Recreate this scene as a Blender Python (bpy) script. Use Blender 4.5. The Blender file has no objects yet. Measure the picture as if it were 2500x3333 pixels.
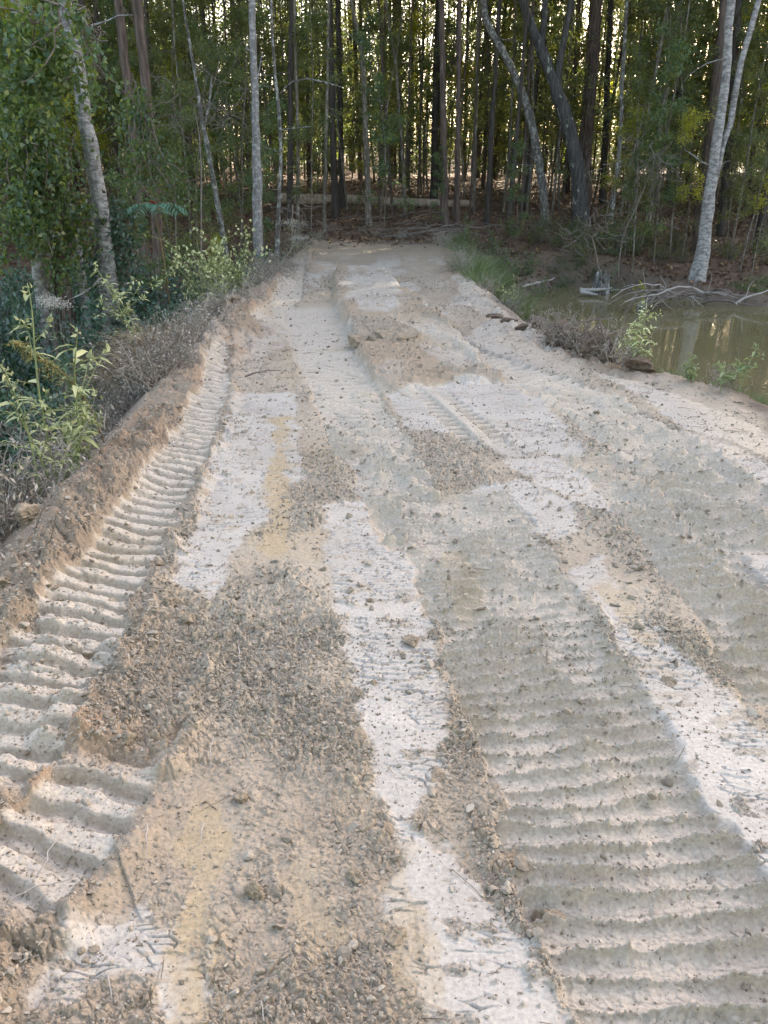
import bpy, math
import numpy as np
from mathutils import Vector

# ------------------------------------------------------------------ camera, sky, sun, exposure
S = bpy.context.scene
COL = S.collection
CAM_H, PITCH, FPX = 1.6, math.radians(23.5), 2504.0
cd = bpy.data.cameras.new('camera')
cd.sensor_fit = 'VERTICAL'; cd.sensor_height = 36.0; cd.lens = 36.0*FPX/3333.0
cd.clip_start = 0.05; cd.clip_end = 3000
cam = bpy.data.objects.new('camera', cd); COL.objects.link(cam)
cam.location = (0, 0, CAM_H); cam.rotation_euler = (math.pi/2-PITCH, 0, 0)
S.camera = cam
SUN_EL, SUN_AZ = math.radians(27), math.radians(36)      # azimuth to the right of the view direction (+Y)
W = bpy.data.worlds.new('World'); S.world = W; W.use_nodes = True
nt = W.node_tree; bg = nt.nodes['Background']
sky = nt.nodes.new('ShaderNodeTexSky'); sky.sky_type = 'NISHITA'; sky.sun_disc = False
sky.sun_elevation = SUN_EL; sky.sun_rotation = SUN_AZ; sky.dust_density = 3.0; sky.air_density = 0.85; sky.ozone_density = 0.3
tint = nt.nodes.new('ShaderNodeMix'); tint.data_type = 'RGBA'; tint.blend_type = 'MULTIPLY'; tint.inputs[0].default_value = 1.0; tint.inputs[7].default_value = (1.0, 0.87, 0.76, 1)   # camera white balance for open shade
nt.links.new(sky.outputs[0], tint.inputs[6]); nt.links.new(tint.outputs[2], bg.inputs[0]); bg.inputs[1].default_value = 0.15
sl = bpy.data.lights.new('sun', 'SUN'); sl.energy = 5.0; sl.angle = math.radians(0.5); sl.color = (1, 0.9, 0.72)
so = bpy.data.objects.new('sun', sl); COL.objects.link(so)
sdir = Vector((math.sin(SUN_AZ)*math.cos(SUN_EL), math.cos(SUN_AZ)*math.cos(SUN_EL), math.sin(SUN_EL)))
so.rotation_euler = sdir.to_track_quat('Z', 'Y').to_euler()
S.view_settings.view_transform = 'Standard'; S.view_settings.look = 'None'
S.view_settings.gamma = 1.0; S.view_settings.exposure = 3.3
S.render.engine = 'CYCLES'
cy = S.cycles
cy.max_bounces = 8; cy.diffuse_bounces = 6; cy.glossy_bounces = 2; cy.transmission_bounces = 6; cy.transparent_max_bounces = 4
cy.caustics_reflective = False; cy.caustics_refractive = False
cy.use_denoising = True
cy.sample_clamp_indirect = 12.0

rng = np.random.default_rng(7)

# ------------------------------------------------------------------ photograph pixel -> world
CP, SP = math.cos(PITCH), math.sin(PITCH)
def ray(px, py):
    a = (px-1250.0)/FPX; b = (1666.5-py)/FPX
    return np.array([a, CP+SP*b, -SP+CP*b])
def gnd(px, py, z=0.0):
    r = ray(px, py); t = (z-CAM_H)/r[2]
    return np.array([r[0]*t, r[1]*t, z])
def at(px, py, Y):
    r = ray(px, py); t = Y/r[1]
    return np.array([r[0]*t, Y, CAM_H+r[2]*t])
def G2(pts, z=0.0):
    return np.array([gnd(a, b, z)[:2] for a, b in pts])

# ------------------------------------------------------------------ noise
def _h(ix, iy, s):
    n = (ix.astype(np.int64)*374761393 + iy.astype(np.int64)*668265263 + s*1442695041) & 0xffffffff
    n = ((n ^ (n >> 13))*1274126177) & 0xffffffff
    n = ((n ^ (n >> 16))*2246822519) & 0xffffffff
    return ((n ^ (n >> 15)) & 0xffffff)/float(0xffffff)
def vn(x, y, s=0):
    x = np.asarray(x, float); y = np.asarray(y, float)
    xi = np.floor(x); yi = np.floor(y); fx = x-xi; fy = y-yi
    fx = fx*fx*(3-2*fx); fy = fy*fy*(3-2*fy)
    a = _h(xi, yi, s); b = _h(xi+1, yi, s); c = _h(xi, yi+1, s); d = _h(xi+1, yi+1, s)
    return (a+(b-a)*fx)*(1-fy)+(c+(d-c)*fx)*fy
def fbm(x, y, s=0, o=4):
    r = 0; a = 0.5; t = 0
    for k in range(o):
        r = r+a*vn(x, y, s+k*17); t += a; a *= 0.5; x = np.asarray(x)*2.03+5.1; y = np.asarray(y)*2.03+3.7
    return r/t
def cell(x, y, s=0):
    xi = np.floor(x); yi = np.floor(y)
    f1 = np.full(x.shape, 9.0); f2 = np.full(x.shape, 9.0); cid = np.zeros(x.shape); ex = np.zeros(x.shape); ey = np.zeros(x.shape)
    for i in (-1, 0, 1):
        for j in (-1, 0, 1):
            cx = xi+i; cy_ = yi+j
            dx = cx+_h(cx, cy_, s)-x; dy = cy_+_h(cx, cy_, s+31)-y
            d = np.hypot(dx, dy); m = d < f1
            f2 = np.where(m, f1, np.minimum(f2, d)); f1 = np.where(m, d, f1)
            cid = np.where(m, _h(cx, cy_, s+77), cid); ex = np.where(m, -dx, ex); ey = np.where(m, -dy, ey)
    return f1, f2, cid, ex, ey
def sst(a, b, x):
    t = np.clip((x-a)/(b-a), 0, 1); return t*t*(3-2*t)

# ------------------------------------------------------------------ polygons and polylines in world metres
def sdpoly(P, x, y):
    """signed distance, positive inside"""
    d = np.full(x.shape, 1e9); ins = np.zeros(x.shape, bool); n = len(P)
    for i in range(n):
        a = P[i]; b = P[(i+1) % n]; e = b-a
        wx = x-a[0]; wy = y-a[1]
        t = np.clip((wx*e[0]+wy*e[1])/(e@e+1e-12), 0, 1)
        d = np.minimum(d, (wx-e[0]*t)**2+(wy-e[1]*t)**2)
        c = ((a[1] > y) != (b[1] > y)) & (x < (b[0]-a[0])*(y-a[1])/(b[1]-a[1]+1e-12)+a[0])
        ins ^= c
    d = np.sqrt(d); return np.where(ins, d, -d)
def st_line(P, x, y):
    """arc length and signed lateral offset (positive to the right) from polyline P"""
    best = np.full(x.shape, 1e9); s = np.zeros(x.shape); l = np.zeros(x.shape); acc = 0
    n = len(P)-1
    for i in range(n):
        a = P[i]; b = P[i+1]; e = b-a; L = math.hypot(*e); u = e/L
        wx = x-a[0]; wy = y-a[1]
        p = wx*u[0]+wy*u[1]; lo = -1e9 if i == 0 else 0.0; hi = 1e9 if i == n-1 else L
        t = np.clip(p, lo, hi)
        d = (wx-u[0]*t)**2+(wy-u[1]*t)**2; m = d < best
        best = np.where(m, d, best); s = np.where(m, acc+t, s)
        l = np.where(m, wx*u[1]-wy*u[0], l); acc += L
    return s, l

# ------------------------------------------------------------------ large terrain
EL = np.array([gnd(a, b, 0.17)[:2] for a, b in [(-60, 2300), (0, 1830), (130, 1640), (330, 1440), (480, 1270), (600, 1150), (700, 1050), (800, 960), (900, 880), (960, 830), (985, 790)]])
ER = np.array([gnd(a, b)[:2] for a, b in [(2600, 1480), (2500, 1350), (2350, 1270), (2000, 1200), (1800, 1130), (1650, 1050), (1560, 960), (1490, 890), (1460, 830), (1450, 785)]])
EL = EL[np.argsort(EL[:, 1])]; ER = ER[np.argsort(ER[:, 1])]
def edgeL(y): return np.interp(y, EL[:, 1], EL[:, 0])
def edgeR(y):
    y = np.asarray(y, float)
    return np.where(y < ER[0, 1], ER[0, 0]+0.15*(ER[0, 1]-y), np.interp(y, ER[:, 1], ER[:, 0]))
POND = np.array([(3.9, 19.4), (3.3, 18.6), (2.9, 16.8), (3.15, 14.5), (3.5, 11.5), (4.3, 9.0), (5.8, 7.2), (9, 5.5), (16, 4.5), (34, 5), (36, 22), (20, 19), (12, 17.5)]
                + [tuple(gnd(a, b, -1.0)[:2]) for a, b in [(2500, 1000), (2300, 985), (2180, 968), (2080, 955), (1950, 932), (1800, 926)]])
def terrain(x, y):
    x = np.asarray(x, float); y = np.asarray(y, float)
    dl = edgeL(y)-x; dr = x-edgeR(y)
    far = sst(18.5, 25.5, y)
    big = fbm(x*0.09+9, y*0.09, 5, 3)-0.5
    z = (big*0.7)*sst(24, 45, y) + 0.095*np.clip(y-23, 0, 17) + 0.02*np.clip(y-40, 0, 80) + 0.045*np.clip(y-62, 0, 60)
    # left shoulder falls away to a low thicket
    z = z - (1.75*(1-far)+0.25*(1-sst(26, 32, y)))*sst(0.0, 1.9, dl)
    # right shoulder, before the pond carves into it
    z = z - (0.8*(1-sst(17, 24, y))+0.06)*sst(0.05, 1.25, dr)
    # pond
    m = (x > 1) & (x < 45) & (y > 0) & (y < 30)
    if m.any():
        sd = sdpoly(POND, x[m], y[m]) if x.ndim else sdpoly(POND, x.reshape(1), y.reshape(1))
        wob = (fbm(x[m]*0.9, y[m]*0.9, 21, 3)-0.5)*0.5 if x.ndim else 0
        sd = -sd+wob
        zc = np.where(sd < 0, -1.0+0.6*sd, -1.0+1.1*sd-0.3*np.clip(sd-0.5, 0, 3))
        zc = np.maximum(zc, -1.9)
        if x.ndim: z[m] = np.minimum(z[m], zc)
        else: z = min(float(z), float(zc[0]))
    # soil berm pushed up along the left edge
    bn = fbm(x*1.3+3, y*1.3, 41, 3)
    cl = vn(x*0.8, y*0.55+2, 43)
    z = z + np.clip(0.02+0.30*(bn*0.5+cl-0.50), 0, 0.22)*np.exp(-((dl+0.06)/0.24)**2)*(1-0.7*sst(9, 20, y))*sst(-2, 1.2, y)
    # low windrow along the right edge
    z = z + 0.10*np.clip(vn(x*0.9, y*0.7, 47)-0.35, 0, 1)*np.exp(-((dr+0.05)/0.25)**2)*sst(6.2, 7.5, y)*(1-sst(17, 20, y))
    # everywhere gentle lumps
    off = np.maximum(sst(0.2, 1.2, dl), np.maximum(sst(0.0, 0.8, dr), sst(23, 25, y)))
    z = z + off*(fbm(x*1.7, y*1.7, 61, 4)-0.5)*0.22
    return z
def tz(x, y): return float(terrain(np.array([float(x)]), np.array([float(y)]))[0])

# ------------------------------------------------------------------ mesh helpers
class Geo:
    def __init__(s): s.v = []; s.f = {}; s.n = 0; s.mi = {}
    def add(s, v, f, mi=0):
        v = np.asarray(v, float).reshape(-1, 3); f = np.asarray(f, np.int64)
        k = f.shape[1]
        s.f.setdefault(k, []).append(f+s.n); s.mi.setdefault(k, []).append(np.full(len(f), mi, np.int32))
        s.v.append(v); s.n += len(v)
    def mesh(s, name, mats, smooth=True):
        me = bpy.data.meshes.new(name)
        if not s.n: return me
        v = np.concatenate(s.v)
        loops = []; tot = []; mi = []
        for k in s.f:
            f = np.concatenate(s.f[k]); loops.append(f.ravel()); tot.append(np.full(len(f), k)); mi.append(np.concatenate(s.mi[k]))
        loops = np.concatenate(loops); tot = np.concatenate(tot); mi = np.concatenate(mi)
        me.vertices.add(len(v)); me.vertices.foreach_set('co', v.astype(np.float32).ravel())
        me.loops.add(len(loops)); me.loops.foreach_set('vertex_index', loops.astype(np.int32))
        me.polygons.add(len(tot)); st = np.concatenate([[0], np.cumsum(tot)[:-1]])
        me.polygons.foreach_set('loop_start', st.astype(np.int32)); me.polygons.foreach_set('loop_total', tot.astype(np.int32))
        me.polygons.foreach_set('material_index', mi)
        me.polygons.foreach_set('use_smooth', np.full(len(tot), smooth, bool))
        for m in (mats if isinstance(mats, (list, tuple)) else [mats]): me.materials.append(m)
        me.update(calc_edges=True)
        return me
def link(name, me, parent=None):
    o = bpy.data.objects.new(name, me); COL.objects.link(o)
    if parent is not None: o.parent = parent
    return o
def tag(o, label=None, cat=None, group=None, kind=None):
    if label: o['label'] = label
    if cat: o['category'] = cat
    if group: o['group'] = group
    if kind: o['kind'] = kind
    return o
def empty(name, loc, rz=0.0, label=None, cat=None, group=None):
    o = bpy.data.objects.new(name, None); COL.objects.link(o); o.location = loc; o.rotation_euler = (0, 0, rz); o.empty_display_size = 0.2
    return tag(o, label, cat, group)
def dup(root, loc, rz=0.0, sc=1.0, label=None, group=None, tilt=(0, 0)):
    r = root.copy(); COL.objects.link(r); r.location = loc; r.rotation_euler = (tilt[0], tilt[1], rz)
    r.scale = (sc, sc, sc) if np.isscalar(sc) else sc
    if label: r['label'] = label
    if group: r['group'] = group
    for ch in list(root.children):
        c = ch.copy(); COL.objects.link(c); c.parent = r
    return r
def tube(g, pts, rad, n=8, mi=0, cap=True):
    pts = np.asarray(pts, float); m = len(pts); rad = np.broadcast_to(np.asarray(rad, float), (m,))
    t = np.gradient(pts, axis=0); t /= np.linalg.norm(t, axis=1, keepdims=True)+1e-9
    ref = np.array([0.31, 0.95, 0.03]) if abs(t[0, 2]) > 0.6 else np.array([0.05, 0.1, 1.0])
    a = np.cross(t, ref); a /= np.linalg.norm(a, axis=1, keepdims=True)+1e-9
    b = np.cross(t, a)
    th = np.linspace(0, 2*np.pi, n, endpoint=False)
    v = pts[:, None, :]+rad[:, None, None]*(np.cos(th)[None, :, None]*a[:, None, :]+np.sin(th)[None, :, None]*b[:, None, :])
    i = np.arange(m-1)[:, None]; j = np.arange(n)[None, :]; j2 = (j+1) % n
    f = np.stack([i*n+j, i*n+j2, (i+1)*n+j2, (i+1)*n+j], -1).reshape(-1, 4)
    g.add(v.reshape(-1, 3), f, mi)
    if cap and n >= 4 and rad[-1] > 0.004: g.add(v[-1], np.arange(n)[None, :], mi); g.add(v[0], np.arange(n)[None, ::-1], mi)
def norm(v): return v/(np.linalg.norm(v, axis=-1, keepdims=True)+1e-9)
def leaves(g, P, D, L, Wd, mi=0, fold=0.25, r=None):
    """rhombic folded leaves at P pointing along D"""
    r = r or rng
    n = len(P); D = norm(np.asarray(D, float)); L = np.broadcast_to(np.asarray(L, float), (n,))[:, None]; Wd = np.broadcast_to(np.asarray(Wd, float), (n,))[:, None]
    R = norm(r.normal(size=(n, 3))+np.array([0, 0, 0.6])); s = norm(np.cross(D, R)); u = np.cross(s, D)
    b = P; tip = P+D*L-u*L*0.12
    ml = P+D*L*0.42+s*Wd*0.5+u*Wd*fold; mr = P+D*L*0.42-s*Wd*0.5+u*Wd*fold
    v = np.stack([b, mr, tip, ml], 1).reshape(-1, 3)
    f = np.arange(4*n).reshape(n, 4); g.add(v, f, mi)
def bigleaves(g, P, D, L, Wd, mi=0, droop=0.35, r=None):
    """curved lanceolate leaves, 6 quads each"""
    r = r or rng
    n = len(P); D = norm(np.asarray(D, float)); L = np.broadcast_to(np.asarray(L, float), (n,))[:, None]; Wd = np.broadcast_to(np.asarray(Wd, float), (n,))[:, None]
    up = np.array([0, 0, 1.0]); s = norm(np.cross(D, up)+r.normal(size=(n, 3))*0.25); u = np.cross(s, D)
    V = []
    for t, w in ((0, .06), (.3, 1), (.65, .75), (1, .03)):
        c = P+D*L*t-u*0+np.array([0, 0, -1.0])*L*droop*t*t
        V += [c+s*Wd*.5*w+u*Wd*.18*w, c, c-s*Wd*.5*w+u*Wd*.18*w]
    v = np.stack(V, 1).reshape(-1, 3)
    f = []
    for k in range(3):
        for q in range(2): f.append([k*3+q, k*3+q+1, k*3+q+4, k*3+q+3])
    f = np.array(f)[None]+(np.arange(n)*12)[:, None, None]
    g.add(v, f.reshape(-1, 4), mi)
def blades(g, P, D, L, Wd, bend, mi=0, seg=4, r=None):
    """curved grass blades: D initial direction, bends outward and down"""
    r = r or rng
    n = len(P); D = norm(np.asarray(D, float)); L = np.broadcast_to(L, (n,))[:, None]; Wd = np.broadcast_to(Wd, (n,))[:, None]; bend = np.broadcast_to(bend, (n,))[:, None]
    s = norm(np.cross(D, r.normal(size=(n, 3)))); h = D.copy(); h[:, 2] = 0; h = norm(h+r.normal(size=(n, 3))*[.1, .1, 0])
    V = []
    for k in range(seg+1):
        t = k/seg; c = P+D*L*t+(h*0.5-np.array([0, 0, .55]))*L*bend*t*t
        w = (1-t)**0.7*0.5+0.02
        V += [c-s*Wd*w, c+s*Wd*w]
    v = np.stack(V, 1).reshape(-1, 3)
    f = np.array([[2*k, 2*k+1, 2*k+3, 2*k+2] for k in range(seg)])[None]+(np.arange(n)*(2*(seg+1)))[:, None, None]
    g.add(v, f.reshape(-1, 4), mi)
def wander(p0, d, L, n, jit, r, grav=0.0):
    """a wandering polyline"""
    p = [np.array(p0, float)]; d = np.array(d, float); d /= np.linalg.norm(d)
    for k in range(n):
        d = d+r.normal(size=3)*jit+np.array([0, 0, grav]); d /= np.linalg.norm(d)
        p.append(p[-1]+d*L/n)
    return np.array(p)

# ------------------------------------------------------------------ materials
def mat(name):
    m = bpy.data.materials.new(name); m.use_nodes = True; t = m.node_tree
    return m, t, t.nodes['Principled BSDF'], t.nodes['Material Output']
def nd(t, typ, **k):
    n = t.nodes.new(typ)
    for a, b in k.items(): setattr(n, a, b)
    return n
def ramp(t, stops):
    n = nd(t, 'ShaderNodeValToRGB'); e = n.color_ramp.elements
    while len(e) < len(stops): e.new(0.5)
    for q, (p, c) in zip(e, stops): q.position = p; q.color = (*c, 1)
    return n
def leafmat(name, stops, trans, tfac=0.35, rough=0.5, spec=0.3):
    m, t, b, o = mat(name)
    gm = nd(t, 'ShaderNodeNewGeometry'); rp = ramp(t, stops); t.links.new(gm.outputs['Random Per Island'], rp.inputs[0])
    oi = nd(t, 'ShaderNodeObjectInfo'); hs = nd(t, 'ShaderNodeHueSaturation')
    mr = nd(t, 'ShaderNodeMapRange'); mr.inputs[3].default_value = 0.75; mr.inputs[4].default_value = 1.25
    t.links.new(oi.outputs['Random'], mr.inputs[0]); t.links.new(mr.outputs[0], hs.inputs['Value']); t.links.new(rp.outputs[0], hs.inputs['Color'])
    t.links.new(hs.outputs[0], b.inputs['Base Color']); b.inputs['Roughness'].default_value = rough; b.inputs['Specular IOR Level'].default_value = spec
    tr = nd(t, 'ShaderNodeBsdfTranslucent'); tr.inputs[0].default_value = (*trans, 1)
    mx = nd(t, 'ShaderNodeMixShader'); mx.inputs[0].default_value = tfac
    t.links.new(b.outputs[0], mx.inputs[1]); t.links.new(tr.outputs[0], mx.inputs[2]); t.links.new(mx.outputs[0], o.inputs[0])
    return m
def barkmat(name, dark, light, patch, pscale=7.0, lo=0.5, hi=0.6, zs=0.35, fis=18.0):
    """bark with lengthwise fissures and paler lichen patches"""
    m, t, b, o = mat(name)
    tc = nd(t, 'ShaderNodeTexCoord')
    mp = nd(t, 'ShaderNodeMapping'); mp.inputs['Scale'].default_value = (fis, fis, fis*0.14); t.links.new(tc.outputs['Object'], mp.inputs[0])
    n1 = nd(t, 'ShaderNodeTexNoise'); n1.inputs['Scale'].default_value = 1.0; n1.inputs['Detail'].default_value = 5; t.links.new(mp.outputs[0], n1.inputs[0])
    r1 = ramp(t, [(0.3, dark), (0.7, light)]); t.links.new(n1.outputs[0], r1.inputs[0])
    mp2 = nd(t, 'ShaderNodeMapping'); mp2.inputs['Scale'].default_value = (pscale, pscale, pscale*zs); t.links.new(tc.outputs['Object'], mp2.inputs[0])
    n2 = nd(t, 'ShaderNodeTexNoise'); n2.inputs['Scale'].default_value = 1.0; n2.inputs['Detail'].default_value = 6; n2.inputs['Roughness'].default_value = 0.7; t.links.new(mp2.outputs[0], n2.inputs[0])
    r2 = ramp(t, [(lo, (0, 0, 0)), (hi, (1, 1, 1))]); t.links.new(n2.outputs[0], r2.inputs[0])
    mx = nd(t, 'ShaderNodeMix', data_type='RGBA'); t.links.new(r2.outputs[0], mx.inputs[0]); t.links.new(r1.outputs[0], mx.inputs[6]); mx.inputs[7].default_value = (*patch, 1)
    t.links.new(mx.outputs[2], b.inputs['Base Color']); b.inputs['Roughness'].default_value = 0.9; b.inputs['Specular IOR Level'].default_value = 0.15
    bp = nd(t, 'ShaderNodeBump'); bp.inputs['Strength'].default_value = 0.7; bp.inputs['Distance'].default_value = 0.03; t.links.new(n1.outputs[0], bp.inputs['Height']); t.links.new(bp.outputs[0], b.inputs['Normal'])
    return m
def plain(name, col, rough=0.9, var=0.25, scale=12.0):
    m, t, b, o = mat(name)
    tc = nd(t, 'ShaderNodeTexCoord'); n = nd(t, 'ShaderNodeTexNoise'); n.inputs['Scale'].default_value = scale; n.inputs['Detail'].default_value = 5; t.links.new(tc.outputs['Object'], n.inputs[0])
    r = ramp(t, [(0.3, tuple(c*(1-var) for c in col)), (0.7, tuple(min(1, c*(1+var)) for c in col))]); t.links.new(n.outputs[0], r.inputs[0])
    t.links.new(r.outputs[0], b.inputs['Base Color']); b.inputs['Roughness'].default_value = rough; b.inputs['Specular IOR Level'].default_value = 0.2
    return m
M = {}
M['leaf_forest'] = leafmat('forest_leaf', [(0, (.060, .088, .050)), (.5, (.092, .125, .064)), (.85, (.13, .155, .07)), (1, (.21, .20, .05))], (.30, .34, .06), .40)
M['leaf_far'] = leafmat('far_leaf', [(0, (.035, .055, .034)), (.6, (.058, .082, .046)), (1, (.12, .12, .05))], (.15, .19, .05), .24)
M['leaf_vine'] = leafmat('vine_leaf', [(0, (.045, .095, .055)), (.6, (.075, .135, .075)), (.88, (.12, .17, .07)), (1, (.26, .26, .07))], (.28, .38, .05), .35, .4, .5)
M['leaf_thicket'] = leafmat('thicket_leaf', [(0, (.036, .080, .062)), (.6, (.068, .13, .095)), (1, (.12, .19, .135))], (.10, .20, .06), .22, .4, .5)
M['leaf_pale'] = leafmat('pale_weed_leaf', [(0, (.34, .37, .19)), (.6, (.46, .49, .26)), (1, (.56, .57, .32))], (.35, .45, .18), .22)
M['leaf_sage'] = leafmat('sage_leaf', [(0, (.15, .21, .11)), (1, (.28, .33, .17))], (.25, .32, .10), .25)
M['leaf_sunlit'] = leafmat('sunlit_leaf', [(0, (.20, .20, .04)), (.5, (.30, .28, .05)), (1, (.14, .18, .04))], (.60, .62, .06), .55)  # glow of sunlit leaves painted into the colour as yellow
M['leaf_sumac'] = leafmat('sumac_leaf', [(0, (.07, .15, .10)), (1, (.12, .22, .15))], (.1, .2, .08), .25)
M['grass_green'] = leafmat('green_grass', [(0, (.055, .095, .045)), (.6, (.11, .16, .08)), (.85, (.20, .22, .12)), (1, (.30, .27, .15))], (.15, .25, .05), .3)
M['grass_dry'] = leafmat('dry_grass', [(0, (.13, .095, .065)), (.6, (.22, .17, .12)), (1, (.38, .32, .23))], (.25, .2, .12), .2)
M['weed_dry'] = leafmat('dry_weed', [(0, (.19, .165, .135)), (.6, (.31, .28, .24)), (1, (.45, .42, .36))], (.2, .18, .15), .15)
M['fluff'] = leafmat('pale_seed_fluff', [(0, (.28, .28, .24)), (1, (.46, .45, .40))], (.5, .5, .45), .3)
M['golden'] = leafmat('golden_plume', [(0, (.34, .30, .10)), (1, (.55, .48, .24))], (.5, .45, .15), .3)
M['litter'] = leafmat('fallen_leaf', [(0, (.085, .052, .033)), (.6, (.15, .095, .058)), (.93, (.23, .15, .09)), (1, (.4, .3, .12))], (.15, .09, .04), .1)
M['bark_pine'] = barkmat('pine_bark', (.050, .040, .034), (.15, .115, .095), (.17, .14, .125), 5, .58, .7)
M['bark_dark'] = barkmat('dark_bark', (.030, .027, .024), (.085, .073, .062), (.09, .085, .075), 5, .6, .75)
M['bark_grey'] = barkmat('grey_bark', (.13, .127, .122), (.25, .245, .235), (.36, .36, .345), 9, .5, .62, 1.6, 30)
M['bark_lichen'] = barkmat('lichen_bark', (.06, .055, .05), (.17, .16, .145), (.32, .335, .30), 11, .50, .60, .8)
M['bark_birch'] = barkmat('birch_bark', (.09, .085, .08), (.22, .21, .20), (.33, .33, .315), 8, .44, .58, 2.2, 14)
M['bark_forked'] = barkmat('forked_bark', (.035, .034, .033), (.10, .096, .09), (.26, .29, .24), 6, .58, .64, .6)
M['bark_sapling'] = barkmat('sapling_bark', (.075, .065, .05), (.17, .15, .12), (.26, .25, .21), 12, .52, .62, .5)
M['twig'] = plain('dead_twig', (.17, .145, .125))
M['twig_pale'] = plain('pale_dead_wood', (.30, .28, .255))
M['log'] = barkmat('log_bark', (.20, .155, .11), (.40, .33, .25), (.45, .39, .30), 4, .5, .65)
M['stem_green'] = plain('green_stem', (.20, .24, .11))
M['stem_brown'] = plain('brown_stem', (.16, .12, .06))
M['fruit'] = plain('sumac_fruit', (.25, .03, .03))
# ------------------------------------------------------------------ the graded dirt road: zones in world metres
Z_PALE = [G2(p) for p in [
    [(1055, 1655), (1180, 1640), (1240, 1800), (1430, 1815), (1460, 1850), (1340, 1900), (1390, 1990), (1420, 2200), (1450, 2400), (1415, 2500), (1370, 2560), (1345, 2700), (1430, 2740), (1540, 2860), (1660, 3000), (1760, 3160), (1800, 3400), (1400, 3400), (1350, 3000), (1320, 2820), (1260, 2600), (1180, 2300), (1130, 2100), (1085, 1900)],
    [(1870, 1870), (1950, 1815), (2030, 1950), (2110, 2080), (2200, 2150), (2360, 2280), (2520, 2420), (2520, 2900), (2420, 2850), (2330, 2720), (2200, 2490), (2120, 2310), (2090, 2170), (1960, 2010), (1890, 1910)],
    [(760, 1290), (950, 1280), (965, 1420), (985, 1560), (905, 1580), (880, 1700), (790, 1760), (745, 1830), (690, 1970), (555, 1890), (640, 1720), (690, 1560), (735, 1420)],
    [(1262, 1292), (1450, 1262), (1640, 1246), (1750, 1300), (1850, 1420), (1950, 1540), (2040, 1650), (2010, 1690), (1870, 1640), (1700, 1555), (1640, 1500), (1570, 1430), (1420, 1412), (1330, 1400)],
    [(1540, 1600), (1690, 1565), (1850, 1640), (1870, 1740), (1800, 1760), (1700, 1700), (1610, 1660)],
    [(2190, 1400), (2330, 1425), (2520, 1530), (2520, 1730), (2400, 1640), (2280, 1530)],
    [(1940, 1215), (2100, 1250), (2330, 1340), (2520, 1430), (2520, 1490), (2330, 1425), (2230, 1395), (2100, 1300)],
    [(2270, 1690), (2340, 1690), (2540, 1830), (2540, 1960), (2400, 1840)],
    [(140, 3240), (250, 3080), (450, 2980), (560, 3060), (560, 3160), (420, 3190), (250, 3250)],
    [(560, 3180), (600, 3150), (600, 3300), (560, 3280)],
    [(1265, 2870), (1330, 2830), (1350, 3000), (1380, 3200), (1330, 3150)],
]]
Z_OCHRE = [(G2([(915, 1350), (905, 1600), (890, 1830)]), 0.055, 1.0), (G2([(665, 2560), (645, 2800), (640, 3333), (640, 3400)]), 0.055, 1.0), (G2([(980, 2700), (1000, 3000), (1030, 3400)]), 0.05, 0.5),
           (G2([(1490, 1740), (1520, 2000), (1530, 2050)]), 0.05, 0.55), (G2([(1960, 1900), (2060, 2050), (2160, 2190)]), 0.05, 0.8), (G2([(850, 950), (935, 1150), (960, 1290)]), 0.05, 0.35), (G2([(1290, 2700), (1340, 3000), (1400, 3350)]), 0.02, 0.6)]
P_PLATE = G2([(1098, 886), (1250, 886), (1285, 930), (1390, 1010), (1500, 1110), (1625, 1235), (1640, 1246), (1450, 1262), (1262, 1292), (1200, 1210), (1150, 1110), (1095, 1010), (1083, 940)])
P_LEDGE = G2([(1150, 1118), (1300, 1112), (1460, 1128), (1600, 1200), (1640, 1246), (1450, 1262), (1262, 1292), (1200, 1210)])
# (centreline, half width at each end, pitch, ridge height, kind)
TRACKS = [
    (G2([(1480, 1600), (1620, 1950), (1790, 2250), (2000, 2650), (2230, 3150), (2330, 3400)]), (0.33, 0.30), 0.075, 0.046, 'saw'),
    (G2([(1320, 1050), (1480, 1130), (1700, 1220), (1930, 1330), (2200, 1500), (2550, 1800)]), (0.24, 0.36), 0.135, 0.088, 'saw'),
    (G2([(1950, 1480), (2080, 1600), (2250, 1800), (2450, 2030), (2650, 2300)]), (0.24, 0.22), 0.10, 0.070, 'saw'),
    (G2([(1010, 1000), (1075, 1180), (1170, 1380), (1290, 1600), (1400, 1790)]), (0.42, 0.20), 0.110, 0.078, 'saw'),
    (G2([(720, 1150), (690, 1300), (610, 1470), (490, 1680), (340, 1920), (190, 2180), (50, 2430), (-90, 2660)]), (0.09, 0.19), 0.105, 0.040, 'lug'),
    (G2([(345, 2500), (290, 2600), (190, 2740), (60, 2880), (-80, 3000)]), (0.15, 0.17), 0.12, 0.045, 'lug'),
    (G2([(970, 850), (940, 960), (870, 1060)]), (0.2, 0.2), 0.11, 0.02, 'saw'),
    (G2([(1500, 900), (1590, 1010), (1700, 1080), (1850, 1150)]), (0.22, 0.2), 0.13, 0.06, 'saw'),
    (G2([(1385, 1270), (1480, 1350), (1620, 1480)]), (0.16, 0.17), 0.105, 0.05, 'pit'),
]
C = lambda *a: np.array(a)
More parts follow.
